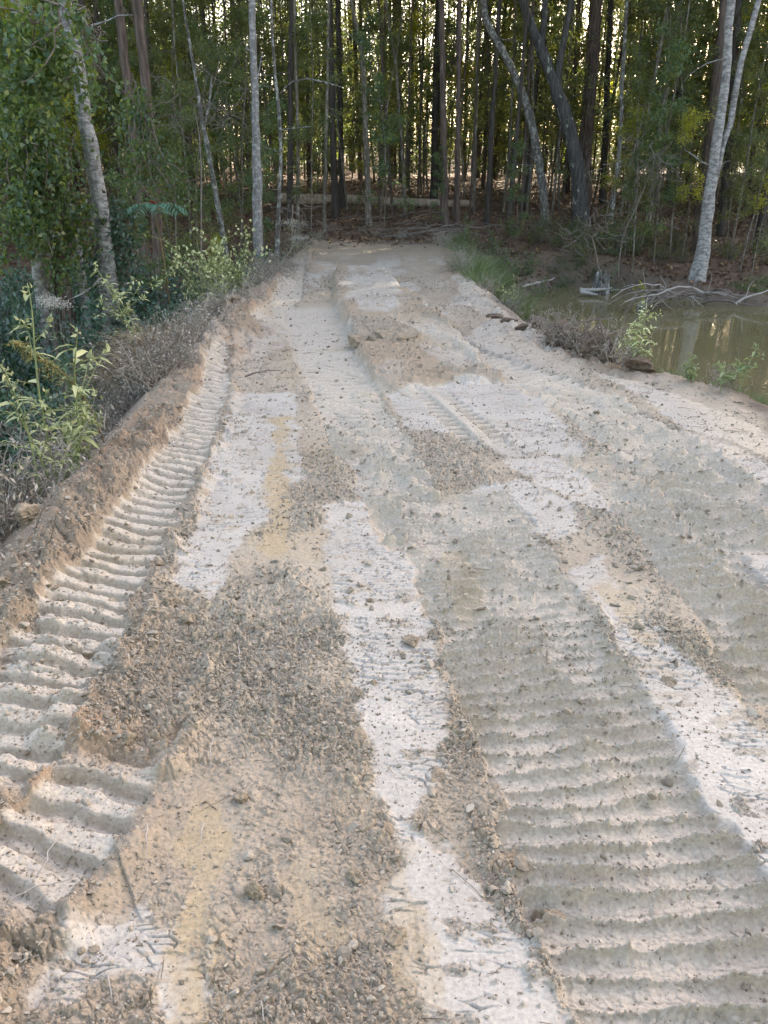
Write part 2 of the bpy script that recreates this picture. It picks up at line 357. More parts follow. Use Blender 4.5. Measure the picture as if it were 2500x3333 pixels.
def soil(x, y):
    """height, albedo, slickness and crumb cover of the road and its berms at world (x, y)"""
    n = x.shape[0]
    z = terrain(x, y)
    ins = np.minimum(x-edgeL(y), edgeR(y)-x)
    wob = (fbm(x*2.2, y*2.2, 71, 3)-0.5)*(0.35+.7*sst(10, 16, y))
    yend = 22.6+(fbm(x*0.9, y*0.3, 72, 3)-0.5)*4.5
    road = sst(-0.12, 0.14, ins+wob)*(1-sst(-1.6, 0.9, y-yend+(fbm(x*3, y*2, 78, 3)-.5)*5))
    big = fbm(x*0.9+4, y*0.7, 73, 4); mid = fbm(x*5, y*5, 74, 4); fine = fbm(x*23, y*27, 75, 3)
    # --- pale smeared clay
    pale = np.zeros(n)
    edge_n = (fbm(x*5, y*8, 81, 4)-0.5)*0.10+(fine-0.5)*0.06+0.01
    for P in Z_PALE:
        lo = P.min(0)-0.4; hi = P.max(0)+0.4
        m = (x > lo[0]) & (x < hi[0]) & (y > lo[1]) & (y < hi[1])
        if m.any(): pale[m] = np.maximum(pale[m], sst(-0.025, 0.02, sdpoly(P, x[m], y[m])+edge_n[m]))
    # thin smears of pale clay over the far half
    far_s = sst(5.5, 8, y)*sst(0.50, 0.62, fbm(x*2.4, y*0.8, 83, 4))
    pale = np.maximum(pale, 0.75*far_s*(1-sst(16, 20, y)))
    speck = sst(0.61, 0.69, fbm(x*12, y*26, 84, 4))
    pale_s = pale*(1-0.65*speck)
    # --- tracks
    dyg = np.minimum(.13, .55*(y*y+2.56)/1229)
    h = np.zeros(n); track = np.zeros(n); face = np.zeros(n); crest = np.zeros(n)
    pw = np.zeros(n)
    for (L, hw, pitch, A, kind) in TRACKS:
        lo = L.min(0)-0.6; hi = L.max(0)+0.6
        idx = np.nonzero((x > lo[0]) & (x < hi[0]) & (y > lo[1]) & (y < hi[1]))[0]
        if not len(idx): continue
        xx = x[idx]; yy = y[idx]
        s, l = st_line(L, xx, yy)
        Lt = np.hypot(*(np.diff(L, axis=0).T)).sum()
        w = hw[0]+(hw[1]-hw[0])*np.clip(s/Lt, 0, 1)
        en = (fbm(xx*6, yy*6, 91, 3)-0.5)*0.12
        mk = sst(-0.012, 0.018, w-np.abs(l)+en)*sst(-0.05, 0.1, s)*(1-sst(-0.1, 0.05, s-Lt))
        ph = s/pitch+(vn(l*7+3, s*3.1, 92)-0.5)*(0.40 if kind == 'saw' else .30)+(vn(l*22, s*16, 93)-0.5)*0.10+l*(0.9 if kind == 'lug' else 0.15)
        f = ph-np.floor(ph)
        br = 0.5+0.8*sst(0.25, 0.7, fbm(l*6+9, s*5, 94, 3))
        if kind == 'saw':
            fc = f-np.round(f)                               # -0.5 .. 0.5, the crest at 0 drops steeply on the near side
            wv = np.maximum(1.0, dyg[idx]*1.3/(pitch*0.05))
            prof = np.where(fc >= 0, np.exp(-fc/(0.17*np.minimum(wv, 2))), np.exp(-(fc/(0.03*wv))**2))-1.0*np.exp(-((fc+0.065*np.minimum(wv, 2))/(0.042*wv))**2)
            hh = A*prof*br*np.minimum(1, 3.2/wv)-A*0.25-0.022
            cr = np.exp(-((fc-0.02)/0.06)**2)
        elif kind == 'lug':
            prof = sst(0.0, 0.10, f)*(1-sst(0.50, 0.72, f))-0.25*np.exp(-((f-0.97)/0.05)**2)
            hh = A*prof*(0.7+0.3*br)-A*0.7
            cr = np.zeros(len(f)); face[idx] = np.maximum(face[idx], mk*(1-sst(.4, .5, f))*.8)
        else:
            al = np.abs(l); arm = sst(0.035, 0.05, al)*(1-sst(0.15, 0.17, al))
            prof = arm*sst(0.15, 0.35, f)*(1-sst(0.65, 0.85, f))
            hh = -A*prof+0.02*(1-sst(0.03, 0.05, al)); cr = np.zeros(len(f))
            mk = mk*sst(-0.3, .3, 0.6-np.abs(s-Lt/2))
        better = mk > track[idx]
        h[idx] = np.where(better, hh*mk+h[idx]*(1-mk), h[idx])
        track[idx] = np.maximum(track[idx], mk); crest[idx] = np.maximum(crest[idx], cr*mk)
        if kind == 'lug':                                   # shoved-up rim beside the lugs
            h[idx] += 0.035*np.exp(-((np.abs(l)-w-0.05)/0.05)**2)*sst(0.35, 0.6, vn(xx*9, yy*9, 95))
    pale_t = pale_s*(1-track)
    # --- plateau of ripped plates down the middle of the far half
    sdp = np.full(n, -9.0); m = (y > 5) & (y < 16) & (np.abs(x) < 3.5)
    sdp[m] = sdpoly(P_PLATE, x[m], y[m])+(fbm(x[m]*4, y[m]*4, 96, 3)-0.5)*0.2
    plate = sst(-0.04, 0.05, sdp)
    sdl = np.full(n, -9.0); sdl[m] = sdpoly(P_LEDGE, x[m], y[m])+(fbm(x[m]*3, y[m]*3, 97, 3)-0.5)*0.25
    ledge = sst(-0.02, 0.03, sdl)
    h += plate*(0.12-0.05*ledge)
    # --- crumbs, plates and cracks
    crumb = np.clip(1-pale_t*1.0-0.88*track, 0, 1)*(0.30+1.0*sst(0.34, 0.62, fbm(x*2.1, y*1.6, 98, 4)))
    crumb = np.clip(crumb+0.75*crest*track+.10*track, 0, 1.2)
    och = np.zeros(n)
    for L, w, k in Z_OCHRE:
        idx = np.nonzero((x > L[:, 0].min()-.3) & (x < L[:, 0].max()+.3) & (y > L[:, 1].min()-.2) & (y < L[:, 1].max()+.2))[0]
        if len(idx):
            s, l = st_line(L, x[idx], y[idx]); en = (fbm(x[idx]*12, y[idx]*8, 99, 4)-0.5)*0.2
            Lt = np.hypot(*(np.diff(L, axis=0).T)).sum()
            och[idx] = np.maximum(och[idx], k*sst(-0.02, 0.03, w-np.abs(l)+en)*sst(-.05, .12, s)*(1-sst(-.12, .05, s-Lt)))
    crumb = crumb*(1-0.7*och)
    warp = (mid-0.5)*0.05
    for sc, amp, sd in ((0.050, 0.018, 101), (0.022, 0.015, 102), (0.010, 0.009, 103)):
        f1, f2, cid, ex, ey = cell((x+warp)/sc, (y-warp)/(sc*0.9), sd)
        tx = np.cos(cid*91.0); ty = np.sin(cid*91.0)
        dome = sst(0.03, 0.22, f2-f1)*np.where(cid > 0.40, cid, 0.05)*(0.75+0.9*(ex*tx+ey*ty))
        h += crumb*road*amp*dome*(1.0 if sc < .05 else sst(.45, .7, mid)*1.2)
    h += road*crumb*(fine-0.5)*0.012+road*(mid-0.5)*0.018*(1-pale_t*.7)
    # scaly smeared plates
    wx = (fbm(x*7, y*7, 111, 3)-0.5)*0.09; wy = (fbm(x*7+7, y*7, 112, 3)-0.5)*0.06
    f1, f2, cid, ex, ey = cell((x+wx)/0.070, (y+wy)/0.024, 113)
    on = sst(0.42, 0.55, fbm(x*6+2, y*9, 114, 3))
    crack = (1-sst(0.02, 0.09, f2-f1))*on*sst(.38, .5, vn(x*31, y*44, 117))
    h += pale_t*road*((cid-0.5)*0.004*on-0.011*crack-ey*0.005*on)
    h += road*pale_t*0.004
    # rough broken plates on the plateau
    f1, f2, cid, ex, ey = cell((x+wx*2)/0.22, (y+wy)/0.07, 115)
    h += plate*((cid-0.5)*0.035-ey*0.02)*sst(0.3, 0.5, fbm(x*3, y*3, 116, 2))
    # general undulation, wheel troughs
    h += road*(big-0.5)*0.06
    # berm lumps
    dl = -(x-edgeL(y)); berm = np.exp(-((dl+0.16)/0.33)**2)*(1-.6*track)*(y < 22)*sst(-1, 1, y)
    dr = x-edgeR(y); bermr = np.exp(-((dr+0.02)/0.28)**2)*(y < 20)*sst(5.5, 7.0, y)*0.8
    bb = np.clip(berm+bermr, 0, 1)
    for sc, amp, sd in ((0.22, 0.085, 121), (0.09, 0.045, 122), (0.035, 0.018, 123)):
        f1, f2, cid, ex, ey = cell((x+warp)/sc, (y+warp)/sc, sd)
        h += bb*amp*np.clip(1-(f1/0.65)**2, 0, 1)**0.7*cid
    # --- colour of the soils
    def mix(a, b, t): return a*(1-t[:, None])+b*t[:, None]
    tone = np.clip((big-0.5)*1.6+(mid-0.5)*0.8+0.5, 0, 1)
    col = mix(C(.245, .205, .160), C(.345, .300, .240), tone)
    col = mix(col, C(.395, .355, .305), track*0.85)
    col = mix(col, C(.40, .365, .32), face*.8)
    col = mix(col, C(.26, .20, .14), plate*0.7*sst(.3, .55, big))
    palc = mix(C(.345, .323, .294), C(.405, .382, .352), np.clip(mid*1.4-.2, 0, 1))*(.86+.22*fbm(x*3+5, y*6, 141, 3))[:, None]
    col = mix(col, palc, pale_t)
    col = mix(col, C(.27, .24, .20), pale_t*crack*.5)
    yw = sst(.55, .75, fbm(x*2.5+8, y*2.5, 131, 3))*0.3*(1-pale_t)
    col = mix(col, C(.33, .265, .175), np.clip(och*.85*(.6+.8*fine)+yw, 0, 1))
    beige = np.exp(-((dr+0.25)/0.3)**2)*(y > 4.5)*(y < 8.5)
    col = mix(col, C(.46, .385, .295), beige*.7*pale_t)
    redn = sst(.45, .65, fbm(x*1.7, y*1.7, 132, 3))
    bc = mix(C(.215, .172, .130), C(.245, .180, .128), redn)
    bc = mix(bc, np.array([.19, .135, .095]), bermr)
    col = mix(col, bc, np.clip(bb*1.3, 0, 1)*(1-pale_t*.7)*(1-track*.8))
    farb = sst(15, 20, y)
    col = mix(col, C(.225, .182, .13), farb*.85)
    # off the road
    lit = mix(C(.075, .047, .031), C(.14, .09, .058), np.clip(mid*1.5-.25, 0, 1))
    shore = np.zeros(n); m = (x > 1) & (x < 40) & (y > 0) & (y < 30)
    if m.any(): shore[m] = sst(-1.0, -0.1, -np.abs(sdpoly(POND, x[m], y[m])))
    lit = mix(lit, C(.13, .105, .08), shore*.8)
    shld = (1-sst(1.0, 3.0, np.maximum(dl, dr)))*(y < 22)
    lit = mix(lit, C(.15, .12, .095), shld*.7)
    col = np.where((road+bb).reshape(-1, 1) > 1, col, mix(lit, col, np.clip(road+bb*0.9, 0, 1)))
    slick = np.clip(pale_t*road*(1-crack)+face*.5, 0, 1)
    off = 1-np.clip(road+bb, 0, 1)
    col = np.where((road+bb).reshape(-1, 1) > .5, col*np.array([1.09, 1.08, 1.05]), col)
    h2 = h*np.clip(road+bb, 0, 1)+off*((mid-.5)*0.05+(fine-.5)*0.02)
    return z+h2, col, slick, crumb*road, road, bb

# ------------------------------------------------------------------ the ground as one grid, finer where the camera is near
ys = [0.55]
while ys[-1] < 27: ys.append(ys[-1]+min(0.13, 0.56*(ys[-1]**2+2.56)/1.6/768))
while ys[-1] < 500: ys.append(ys[-1]+max(0.35, (ys[-1]-20)*0.06))
back = -np.geomspace(0.01, 60, 40)[::-1]+0.53
ys = np.concatenate([back, np.array(ys)])
NC = 800
hw = 0.5*(0.92*np.maximum(ys, 0.5)+0.64)*1.05+0.15
uc = np.linspace(-1, 1, NC)
og = np.geomspace(0.02, 1, 45)
X = np.concatenate([-(hw[:, None]+og[::-1][None, :]*260), hw[:, None]*uc[None, :], hw[:, None]+og[None, :]*260], 1)
Y = np.repeat(ys[:, None], X.shape[1], 1)
nr, ncol = X.shape
xf = X.ravel(); yf = Y.ravel()
zf = np.empty(len(xf)); cf = np.empty((len(xf), 3)); sf = np.zeros(len(xf)); rf = np.zeros(len(xf))
for a in range(0, len(xf), 200000):
    b = min(len(xf), a+200000)
    q = soil(xf[a:b], yf[a:b]); zf[a:b] = q[0]; cf[a:b] = q[1]; sf[a:b] = q[2]; rf[a:b] = np.maximum(q[4], q[5]*1.2)
i = np.arange(nr-1)[:, None]; j = np.arange(ncol-1)[None, :]
F = np.stack([i*ncol+j, i*ncol+j+1, (i+1)*ncol+j+1, (i+1)*ncol+j], -1).reshape(-1, 4)
isroad = rf[F].mean(1) > 0.5
V = np.stack([xf, yf, zf], 1)
mg, t, b, o = mat('soil')
at_ = nd(t, 'ShaderNodeAttribute', attribute_name='soil'); tc = nd(t, 'ShaderNodeTexCoord')
n1 = nd(t, 'ShaderNodeTexNoise'); n1.inputs['Scale'].default_value = 90; n1.inputs['Detail'].default_value = 6; t.links.new(tc.outputs['Object'], n1.inputs[0])
mr = nd(t, 'ShaderNodeMapRange'); mr.inputs[1].default_value = .25; mr.inputs[2].default_value = .75; mr.inputs[3].default_value = .78; mr.inputs[4].default_value = 1.2; t.links.new(n1.outputs[0], mr.inputs[0])
vm = nd(t, 'ShaderNodeVectorMath', operation='SCALE'); t.links.new(at_.outputs['Color'], vm.inputs[0]); t.links.new(mr.outputs[0], vm.inputs['Scale']); t.links.new(vm.outputs[0], b.inputs['Base Color'])
rr = nd(t, 'ShaderNodeMapRange'); rr.inputs[3].default_value = .95; rr.inputs[4].default_value = .5; t.links.new(at_.outputs['Alpha'], rr.inputs[0]); t.links.new(rr.outputs[0], b.inputs['Roughness'])
b.inputs['Specular IOR Level'].default_value = 0.35
bp = nd(t, 'ShaderNodeBump'); bp.inputs['Strength'].default_value = .5; bp.inputs['Distance'].default_value = .006; t.links.new(n1.outputs[0], bp.inputs['Height']); t.links.new(bp.outputs[0], b.inputs['Normal'])
M['soil'] = mg
def sub(name, faces):
    used = np.zeros(len(V), bool); used[faces.ravel()] = True; mp = np.cumsum(used)-1
    g = Geo(); g.add(V[used], mp[faces]); me = g.mesh(name, mg)
    ca = me.color_attributes.new('soil', 'FLOAT_COLOR', 'POINT')
    ca.data.foreach_set('color', np.concatenate([cf[used], sf[used][:, None]], 1).astype(np.float32).ravel())
    return tag(link(name, me), kind='structure')
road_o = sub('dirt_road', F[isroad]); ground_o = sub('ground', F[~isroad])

def hz(x, y):
    x = np.atleast_1d(np.asarray(x, float)); y = np.atleast_1d(np.asarray(y, float)); return soil(x, y)[0]

# ------------------------------------------------------------------ pond
mw, t, b, o = mat('pond_water')
b.inputs['Base Color'].default_value = (.155, .135, .07, 1); b.inputs['Roughness'].default_value = .02; b.inputs['IOR'].default_value = 1.33
tc = nd(t, 'ShaderNodeTexCoord'); n1 = nd(t, 'ShaderNodeTexNoise'); n1.inputs['Scale'].default_value = 5; n1.inputs['Detail'].default_value = 3; t.links.new(tc.outputs['Object'], n1.inputs[0])
bp = nd(t, 'ShaderNodeBump'); bp.inputs['Strength'].default_value = .10; bp.inputs['Distance'].default_value = .02; t.links.new(n1.outputs[0], bp.inputs['Height']); t.links.new(bp.outputs[0], b.inputs['Normal'])
g = Geo(); wx0, wx1, wy0, wy1 = 1.5, 40, 3, 24
k = 20; gx = np.linspace(wx0, wx1, k); gy = np.linspace(wy0, wy1, k)
gv = np.array([(a, c, -1.0) for c in gy for a in gx]); gf = np.array([(r*k+c, r*k+c+1, (r+1)*k+c+1, (r+1)*k+c) for r in range(k-1) for c in range(k-1)])
g.add(gv, gf); tag(link('pond_water', g.mesh('pond_water', mw)), kind='structure')

# ------------------------------------------------------------------ loose crumbs of soil (uncountable) and the larger clods (one by one)
def ico(sub_):
    import bmesh
    bm = bmesh.new(); bmesh.ops.create_icosphere(bm, subdivisions=sub_, radius=1)
    v = np.array([p.co[:] for p in bm.verts]); f = np.array([[q.index for q in p.verts] for p in bm.faces]); bm.free(); return v, f
I1, I2, I3, I4, I4b = ico(1), ico(2), ico(3), ico(5), ico(4)
mc, t, b, o = mat('clod_soil')
gm = nd(t, 'ShaderNodeNewGeometry'); rp = ramp(t, [(0, (.20, .172, .135)), (.6, (.30, .262, .21)), (1, (.39, .35, .29))]); t.links.new(gm.outputs['Random Per Island'], rp.inputs[0])
tc = nd(t, 'ShaderNodeTexCoord'); n1 = nd(t, 'ShaderNodeTexNoise'); n1.inputs['Scale'].default_value = 120; n1.inputs['Detail'].default_value = 5; t.links.new(tc.outputs['Object'], n1.inputs[0])
mr = nd(t, 'ShaderNodeMapRange'); mr.inputs[3].default_value = .7; mr.inputs[4].default_value = 1.3; t.links.new(n1.outputs[0], mr.inputs[0])
vm = nd(t, 'ShaderNodeVectorMath', operation='SCALE'); t.links.new(rp.outputs[0], vm.inputs[0]); t.links.new(mr.outputs[0], vm.inputs['Scale']); t.links.new(vm.outputs[0], b.inputs['Base Color'])
b.inputs['Roughness'].default_value = .95; b.inputs['Specular IOR Level'].default_value = .2
bp = nd(t, 'ShaderNodeBump'); bp.inputs['Strength'].default_value = .6; bp.inputs['Distance'].default_value = .004; t.links.new(n1.outputs[0], bp.inputs['Height']); t.links.new(bp.outputs[0], b.inputs['Normal'])
M['clod'] = mc
def lumps(g, P, R, base, rough, r):
    bv, bf = base; n = len(P); k = len(bv)
    pl_ = norm(r.normal(size=(n, 9, 3))); off = r.uniform(.45, .95, (n, 9))
    dot = np.einsum('kc,npc->nkp', bv, pl_); rad = np.where(dot > .05, off[:, None, :]/np.maximum(dot, .05), 9).min(2)
    rad = np.minimum(rad, 1.25)*(1+rough*r.normal(size=(n, k))*.35)
    q = r.normal(size=(n, 3, 3)); q, _ = np.linalg.qr(q)
    sc = np.stack([r.uniform(.8, 1.35, n), r.uniform(.7, 1.1, n), r.uniform(.35, .75, n)], 1)
    v = bv[None]*rad[:, :, None]*sc[:, None, :]
    v = np.einsum('nkc,ncd->nkd', v, q)*R[:, None, None]; v[:, :, 2] *= 0.85
    v = v+P[:, None, :]
    f = bf[None]+(np.arange(n)*k)[:, None, None]
    g.add(v.reshape(-1, 3), f.reshape(-1, 3))
def scatter(n, ylo, yhi, r):
    """points over the visible road, evenly spread on the ground"""
    y = np.sqrt(r.uniform(ylo**2, yhi**2, n)); x = r.uniform(-1, 1, n)*(0.5*(0.92*y+0.64)*1.08)
    return x, y
r2 = np.random.default_rng(11)
g = Geo()
for (n, ylo, yhi, smin, smax, base, rough) in ((110000, .75, 2.6, .002, .008, I1, .5), (70000, 1.8, 5.5, .0035, .012, I1, .5), (36000, 4.5, 14, .007, .022, I1, .5), (2400, .8, 3.4, .007, .018, I3, .12), (1600, 2.2, 7, .010, .022, I3, .12), (300, .8, 4, .012, .022, I4b, .10)):
    x, y = scatter(n, ylo, yhi, r2)
    zz, c_, s_, cr, rd, bb = soil(x, y)
    dens = np.clip(cr-.22, 0, 1)*1.1*sst(.22, .52, fbm(x*2.3+1, y*2.3, 151, 3))+bb*.5+0.085
    k = r2.uniform(size=n) < dens
    x, y, zz = x[k], y[k], zz[k]
    R = smin*(smax/smin)**(r2.uniform(size=len(x))**2.2)
    lumps(g, np.stack([x, y, zz+R*.2], 1), R, base, rough, r2)
tag(link('soil_crumbs', g.mesh('soil_crumbs', mc, smooth=False)), kind='stuff')

M['clod_big'] = plain('big_clod', (.25, .205, .15), .95, .35, 45)
M['slab'] = plain('clay_slab', (.25, .205, .15), .9, .3, 20)
def clod(name, x, y, R, squash, label, group, seed, matl=None, cat='clod'):
    v, f = I4; r = np.random.default_rng(seed)
    o3 = r.uniform(0, 50, 3)
    pn = norm(r.normal(size=(13, 3))); po = r.uniform(.55, .95, 13); dt = v@pn.T
    d = np.minimum(np.where(dt > .05, po/np.maximum(dt, .05), 9).min(1), 1.2)-1
    for fr, am in ((1.3, .30), (2.9, .22), (6, .16), (14, .10)):
        d += am*((vn(v[:, 0]*fr+o3[0], v[:, 1]*fr+o3[1], seed)+vn(v[:, 1]*fr+o3[1], v[:, 2]*fr+o3[2], seed+5)+vn(v[:, 2]*fr+o3[2], v[:, 0]*fr+o3[0], seed+9))/1.5-1)
    v2 = v*(1+d)[:, None]*np.array([1, .8, squash])*R
    g = Geo(); g.add(v2, f); ob = link(name, g.mesh(name, matl or M['clod_big'], smooth=False))
    ob.location = (x, y, float(hz(x, y)[0])+R*squash*.35); ob.rotation_euler = (r.uniform(-.3, .3), r.uniform(-.3, .3), r.uniform(0, 6.3))
    return tag(ob, label, cat, group)
# ------------------------------------------------------------------ tree crowns high above the picture (they shade the road) and saplings
def canopy_mesh(name, seed, n=4200, R=3.0, H=10.0, leaf=.26, m='leaf_forest'):
    r = np.random.default_rng(seed); g = Geo()
    nc = 60
    ph = r.uniform(0, 2*np.pi, nc); hh = r.uniform(0, 1, nc); rr = np.sqrt(r.uniform(0.05, 1, nc))*R*(np.sin(np.pi*np.clip(hh*.85+.12, 0, 1))**.6)
    c = np.stack([rr*np.cos(ph), rr*np.sin(ph), hh*H], 1)
    for k in range(nc):                                    # a limb to each clump
        p0 = np.array([0, 0, max(0, c[k, 2]-.9-.25*rr[k])]); mid_ = (p0+c[k])/2+np.array([0, 0, -.15])
        tube(g, [p0, mid_, c[k]], [.05, .03, .012], 4, 1)
    w = r.integers(0, nc, n); P = c[w]+r.normal(size=(n, 3))*np.array([.75, .75, .5])
    D = norm(P-c[w]+r.normal(size=(n, 3))*.5+np.array([0, 0, -.25]))
    leaves(g, P, D, r.uniform(.6, 1.2, n)*leaf, r.uniform(.45, .7, n)*leaf, 0, r=r)
    return g.mesh(name, [M[m], M['bark_pine']])
CAN = [canopy_mesh('canopy_leaves', 300+k, H=10+k) for k in range(3)]
def sapling_parts(seed, H, r0, nb, nl, leaf, lm, zlo=.18, spread=1.5, bark='bark_sapling'):
    r = np.random.default_rng(seed)
    tr = wander((0, 0, -.1), (r.normal()*.07, r.normal()*.07, 1), H, 12, .045, r, .02)
    rad = np.linspace(r0, r0*.25, 13); g = Geo(); tube(g, tr, rad, 7)
    lg = Geo(); Ps = []; Ds = []
    for k in range(nb):
        t = r.uniform(zlo, 1); q = t*12; a = int(min(11, q)); p = tr[a]+(tr[a+1]-tr[a])*(q-a)
        ph = r.uniform(0, 6.28); L = spread*r.uniform(.4, 1.1)*(1.15-t*.7)
        br = wander(p, (math.cos(ph), math.sin(ph), r.uniform(.0, .7)), L, 5, .18, r, -.06)
        tube(g, br, np.linspace(max(.006, r0*.22), .003, 6), 4, 0, False)
        m = max(3, int(1.8*nl/nb*r.uniform(.5, 1.5))); s = r.uniform(.2, 1, m)**.7*5; ii = np.minimum(4, s.astype(int))
        Ps.append(br[ii]+(br[ii+1]-br[ii])*(s-ii)[:, None]+r.normal(size=(m, 3))*.10)
        Ds.append(norm(br[-1]-br[0])[None]*.6+r.normal(size=(m, 3))*.6+np.array([0, 0, -.35]))
    P = np.concatenate(Ps); D = np.concatenate(Ds); n = len(P)
    leaves(lg, P, D, r.uniform(.6, 1.25, n)*leaf, r.uniform(.4, .65, n)*leaf, r=r)
    return g.mesh('trunk', M[bark]), lg.mesh('leaves', M[lm])
def tree_of(name, tm, cm, label, cat='tree', group=None):
    root = empty(name, (0, 0, 0), 0, label, cat, group); link('trunk', tm, root); link('crown', cm, root); return root
EDGE_G = 'saplings along the forest edge'; INT_G = 'young trees deep in the wood'; PINE_G = 'straight dark trunks in the wood'
sap = []
for k, (H, r0, nb, nl, lf, lm, zl, sp) in enumerate([(9, .035, 40, 2000, .085, 'leaf_forest', .12, 1.5), (8, .028, 30, 1500, .09, 'leaf_forest', .2, 1.3), (10, .045, 46, 2600, .085, 'leaf_forest', .15, 1.8),
                                        (7, .022, 26, 1200, .095, 'leaf_vine', .1, 1.1), (11, .05, 34, 1700, .09, 'leaf_forest', .35, 1.9), (6, .02, 22, 900, .085, 'leaf_sunlit', .2, 1.2)]):
    tm, cm = sapling_parts(400+k, H, r0, nb, nl, lf, lm, zl, sp)
    sap.append((tm, cm))
def pine_mesh(seed, H, r0):
    r = np.random.default_rng(seed); g = Geo()
    tr = wander((0, 0, -.3), (r.normal()*.015, r.normal()*.015, 1), H, 14, .012, r, .01); rad = np.linspace(r0, r0*.4, 15); rad[0] *= 1.25
    tube(g, tr, rad, 9)
    for k in range(16):
        q = r.uniform(1.2, 9); a = int(q); p = tr[a]; ph = r.uniform(0, 6.28)
        tube(g, wander(p, (math.cos(ph), math.sin(ph), r.uniform(-.25, .3)), r.uniform(.3, 1.3), 4, .15, r), np.linspace(.016, .004, 5), 4, 0, False)
    return g.mesh('trunk', M['bark_dark'] if seed % 2 else M['bark_pine'])
pole_mesh = pine_mesh(510, 17, .11)
pines = [pine_mesh(500+k, 17, .075+.022*k) for k in range(4)]

# ---- trees traced one by one
def proj_px(p):
    d = p[1]*CP-(p[2]-CAM_H)*SP
    return 1250+FPX*p[0]/d
def traced(name, label, Y, px, bark, zbase=None, crown=None, limbs=(), top=15.0, cat='tree', group=None, flare=1.35, sides=10, crown_scale=1.0, dead=0, seed=1, twigs=None, crown_z=None):
    r = np.random.default_rng(seed)
    pts = [at(a, b, Y) for a, b, w in px]; rad = [w/2/FPX*(p[1]*CP-(p[2]-CAM_H)*SP) for (a, b, w), p in zip(px, pts)]
    pts = np.array(pts); rad = np.array(rad)
    o_ = np.argsort(pts[:, 2]); pts, rad = pts[o_], rad[o_]
    base = tz(pts[0, 0], Y)
    if pts[0, 2] > base-.05:
        d = pts[0]-pts[1]; d[0] *= .6; n_ = (pts[0, 2]-base+.25)/max(.2, -d[2]); p = pts[0]+d*n_
        pts = np.vstack([p, pts]); rad = np.concatenate([[rad[0]*flare], rad])
    if top and pts[-1, 2] < top:
        d = pts[-1]-pts[-3 if len(pts) > 3 else -2]; d /= d[2]; k = np.linspace(0, top-pts[-1, 2], 6)[1:]
        ex = pts[-1]+np.stack([d[0]*k*np.exp(-k*.08), k*0, k], 1); pts = np.vstack([pts, ex]); rad = np.concatenate([rad, np.linspace(rad[-1]*.95, rad[-1]*.45, 5)])
    # smooth resample
    L = np.concatenate([[0], np.cumsum(np.linalg.norm(np.diff(pts, axis=0), axis=1))]); s = np.linspace(0, L[-1], max(14, int(L[-1]/.3)))
    P = np.stack([np.interp(s, L, pts[:, k]) for k in range(3)], 1)
    for _ in range(2): P[1:-1] = (P[:-2]+2*P[1:-1]+P[2:])/4
    R = np.interp(s, L, rad); P[1:-1, :2] += r.normal(size=(len(P)-2, 2))*R[1:-1, None]*.09
    R = R*(1+.05*r.normal(size=len(R)))
    o0 = np.array([P[0, 0], Y, base]); root = empty(name, o0, 0, label, cat, group)
    g = Geo(); tube(g, P-o0, R, sides)
    for q in range(dead):
        a = r.integers(2, max(3, int(len(P)*.75))); ph = r.uniform(0, 6.28)
        tube(g, wander(P[a]-o0, (math.cos(ph), math.sin(ph)*.5, r.uniform(-.2, .5)), r.uniform(.4, 1.6), 5, .25, r), np.linspace(min(.022, R[a]*.4), .004, 6), 5, 0, False)
    link('trunk', g.mesh('trunk', M[bark]), root)
    for lp in limbs:
        lg = Geo(); q = np.array([at(a, b, Y+dy) for a, b, w, dy in lp]); rr = np.array([w/2/FPX*(p[1]*CP-(p[2]-CAM_H)*SP) for (a, b, w, dy), p in zip(lp, q)])
        if lp[-1][1] < 30:
            d = q[-1]-q[-2]; d /= max(d[2], .1); k = np.linspace(0, max(.5, 12-q[-1, 2]), 5)[1:]
            q = np.vstack([q, q[-1]+np.stack([d[0]*k*np.exp(-k*.1), k*0, k], 1)]); rr = np.concatenate([rr, np.linspace(rr[-1], rr[-1]*.5, 4)])
        tube(lg, q-o0, rr, 8); link('limb', lg.mesh('limb', M[bark]), root)
    if crown is not None:
        c = link('crown', CAN[crown], root); zc = crown_z if crown_z else 10
        a = np.argmin(np.abs(P[:, 2]-zc)); c.location = P[a]-o0; c.scale = (crown_scale,)*3; c.rotation_euler = (0, 0, r.uniform(0, 6))
    return root
traced('birch_tree', 'thick pale grey-white trunk leaning left beside the vine tangle, dark bark at its foot', 12.5, [(200, -40, 46), (232, 100, 46), (250, 200, 46), (266, 310, 46), (283, 430, 47), (303, 520, 48), (322, 640, 50), (335, 740, 52), (345, 850, 56)], 'bark_birch', crown=0, seed=2, dead=6)
traced('pine_tree', 'slender reddish brown pine trunk just right of the thick pale leaning trunk', 17, [(380, -40, 28), (398, 100, 27), (412, 230, 26), (430, 400, 26), (447, 580, 27), (465, 800, 30)], 'bark_pine', crown=1, seed=3, dead=8)
traced('pine_tree', 'grey-brown pine trunk slanting up left, third trunk from the left at the thicket', 16, [(442, -40, 29), (452, 60, 30), (470, 230, 29), (488, 400, 29), (503, 560, 31), (515, 780, 34)], 'bark_pine', crown=2, seed=4, dead=6)
traced('pine_tree', 'dark trunk half hidden behind the thick pale leaning trunk', 20, [(262, -40, 22), (270, 130, 22), (288, 300, 22), (300, 500, 22)], 'bark_dark', crown=0, seed=5)
traced('poplar_tree', 'straight smooth pale grey trunk standing alone at the left end of the dirt road', 18.5, [(820, -40, 21), (822, 150, 22), (830, 300, 24), (835, 450, 27), (837, 620, 31), (839, 780, 34)], 'bark_grey', crown=1, seed=6, flare=1.15, dead=6)
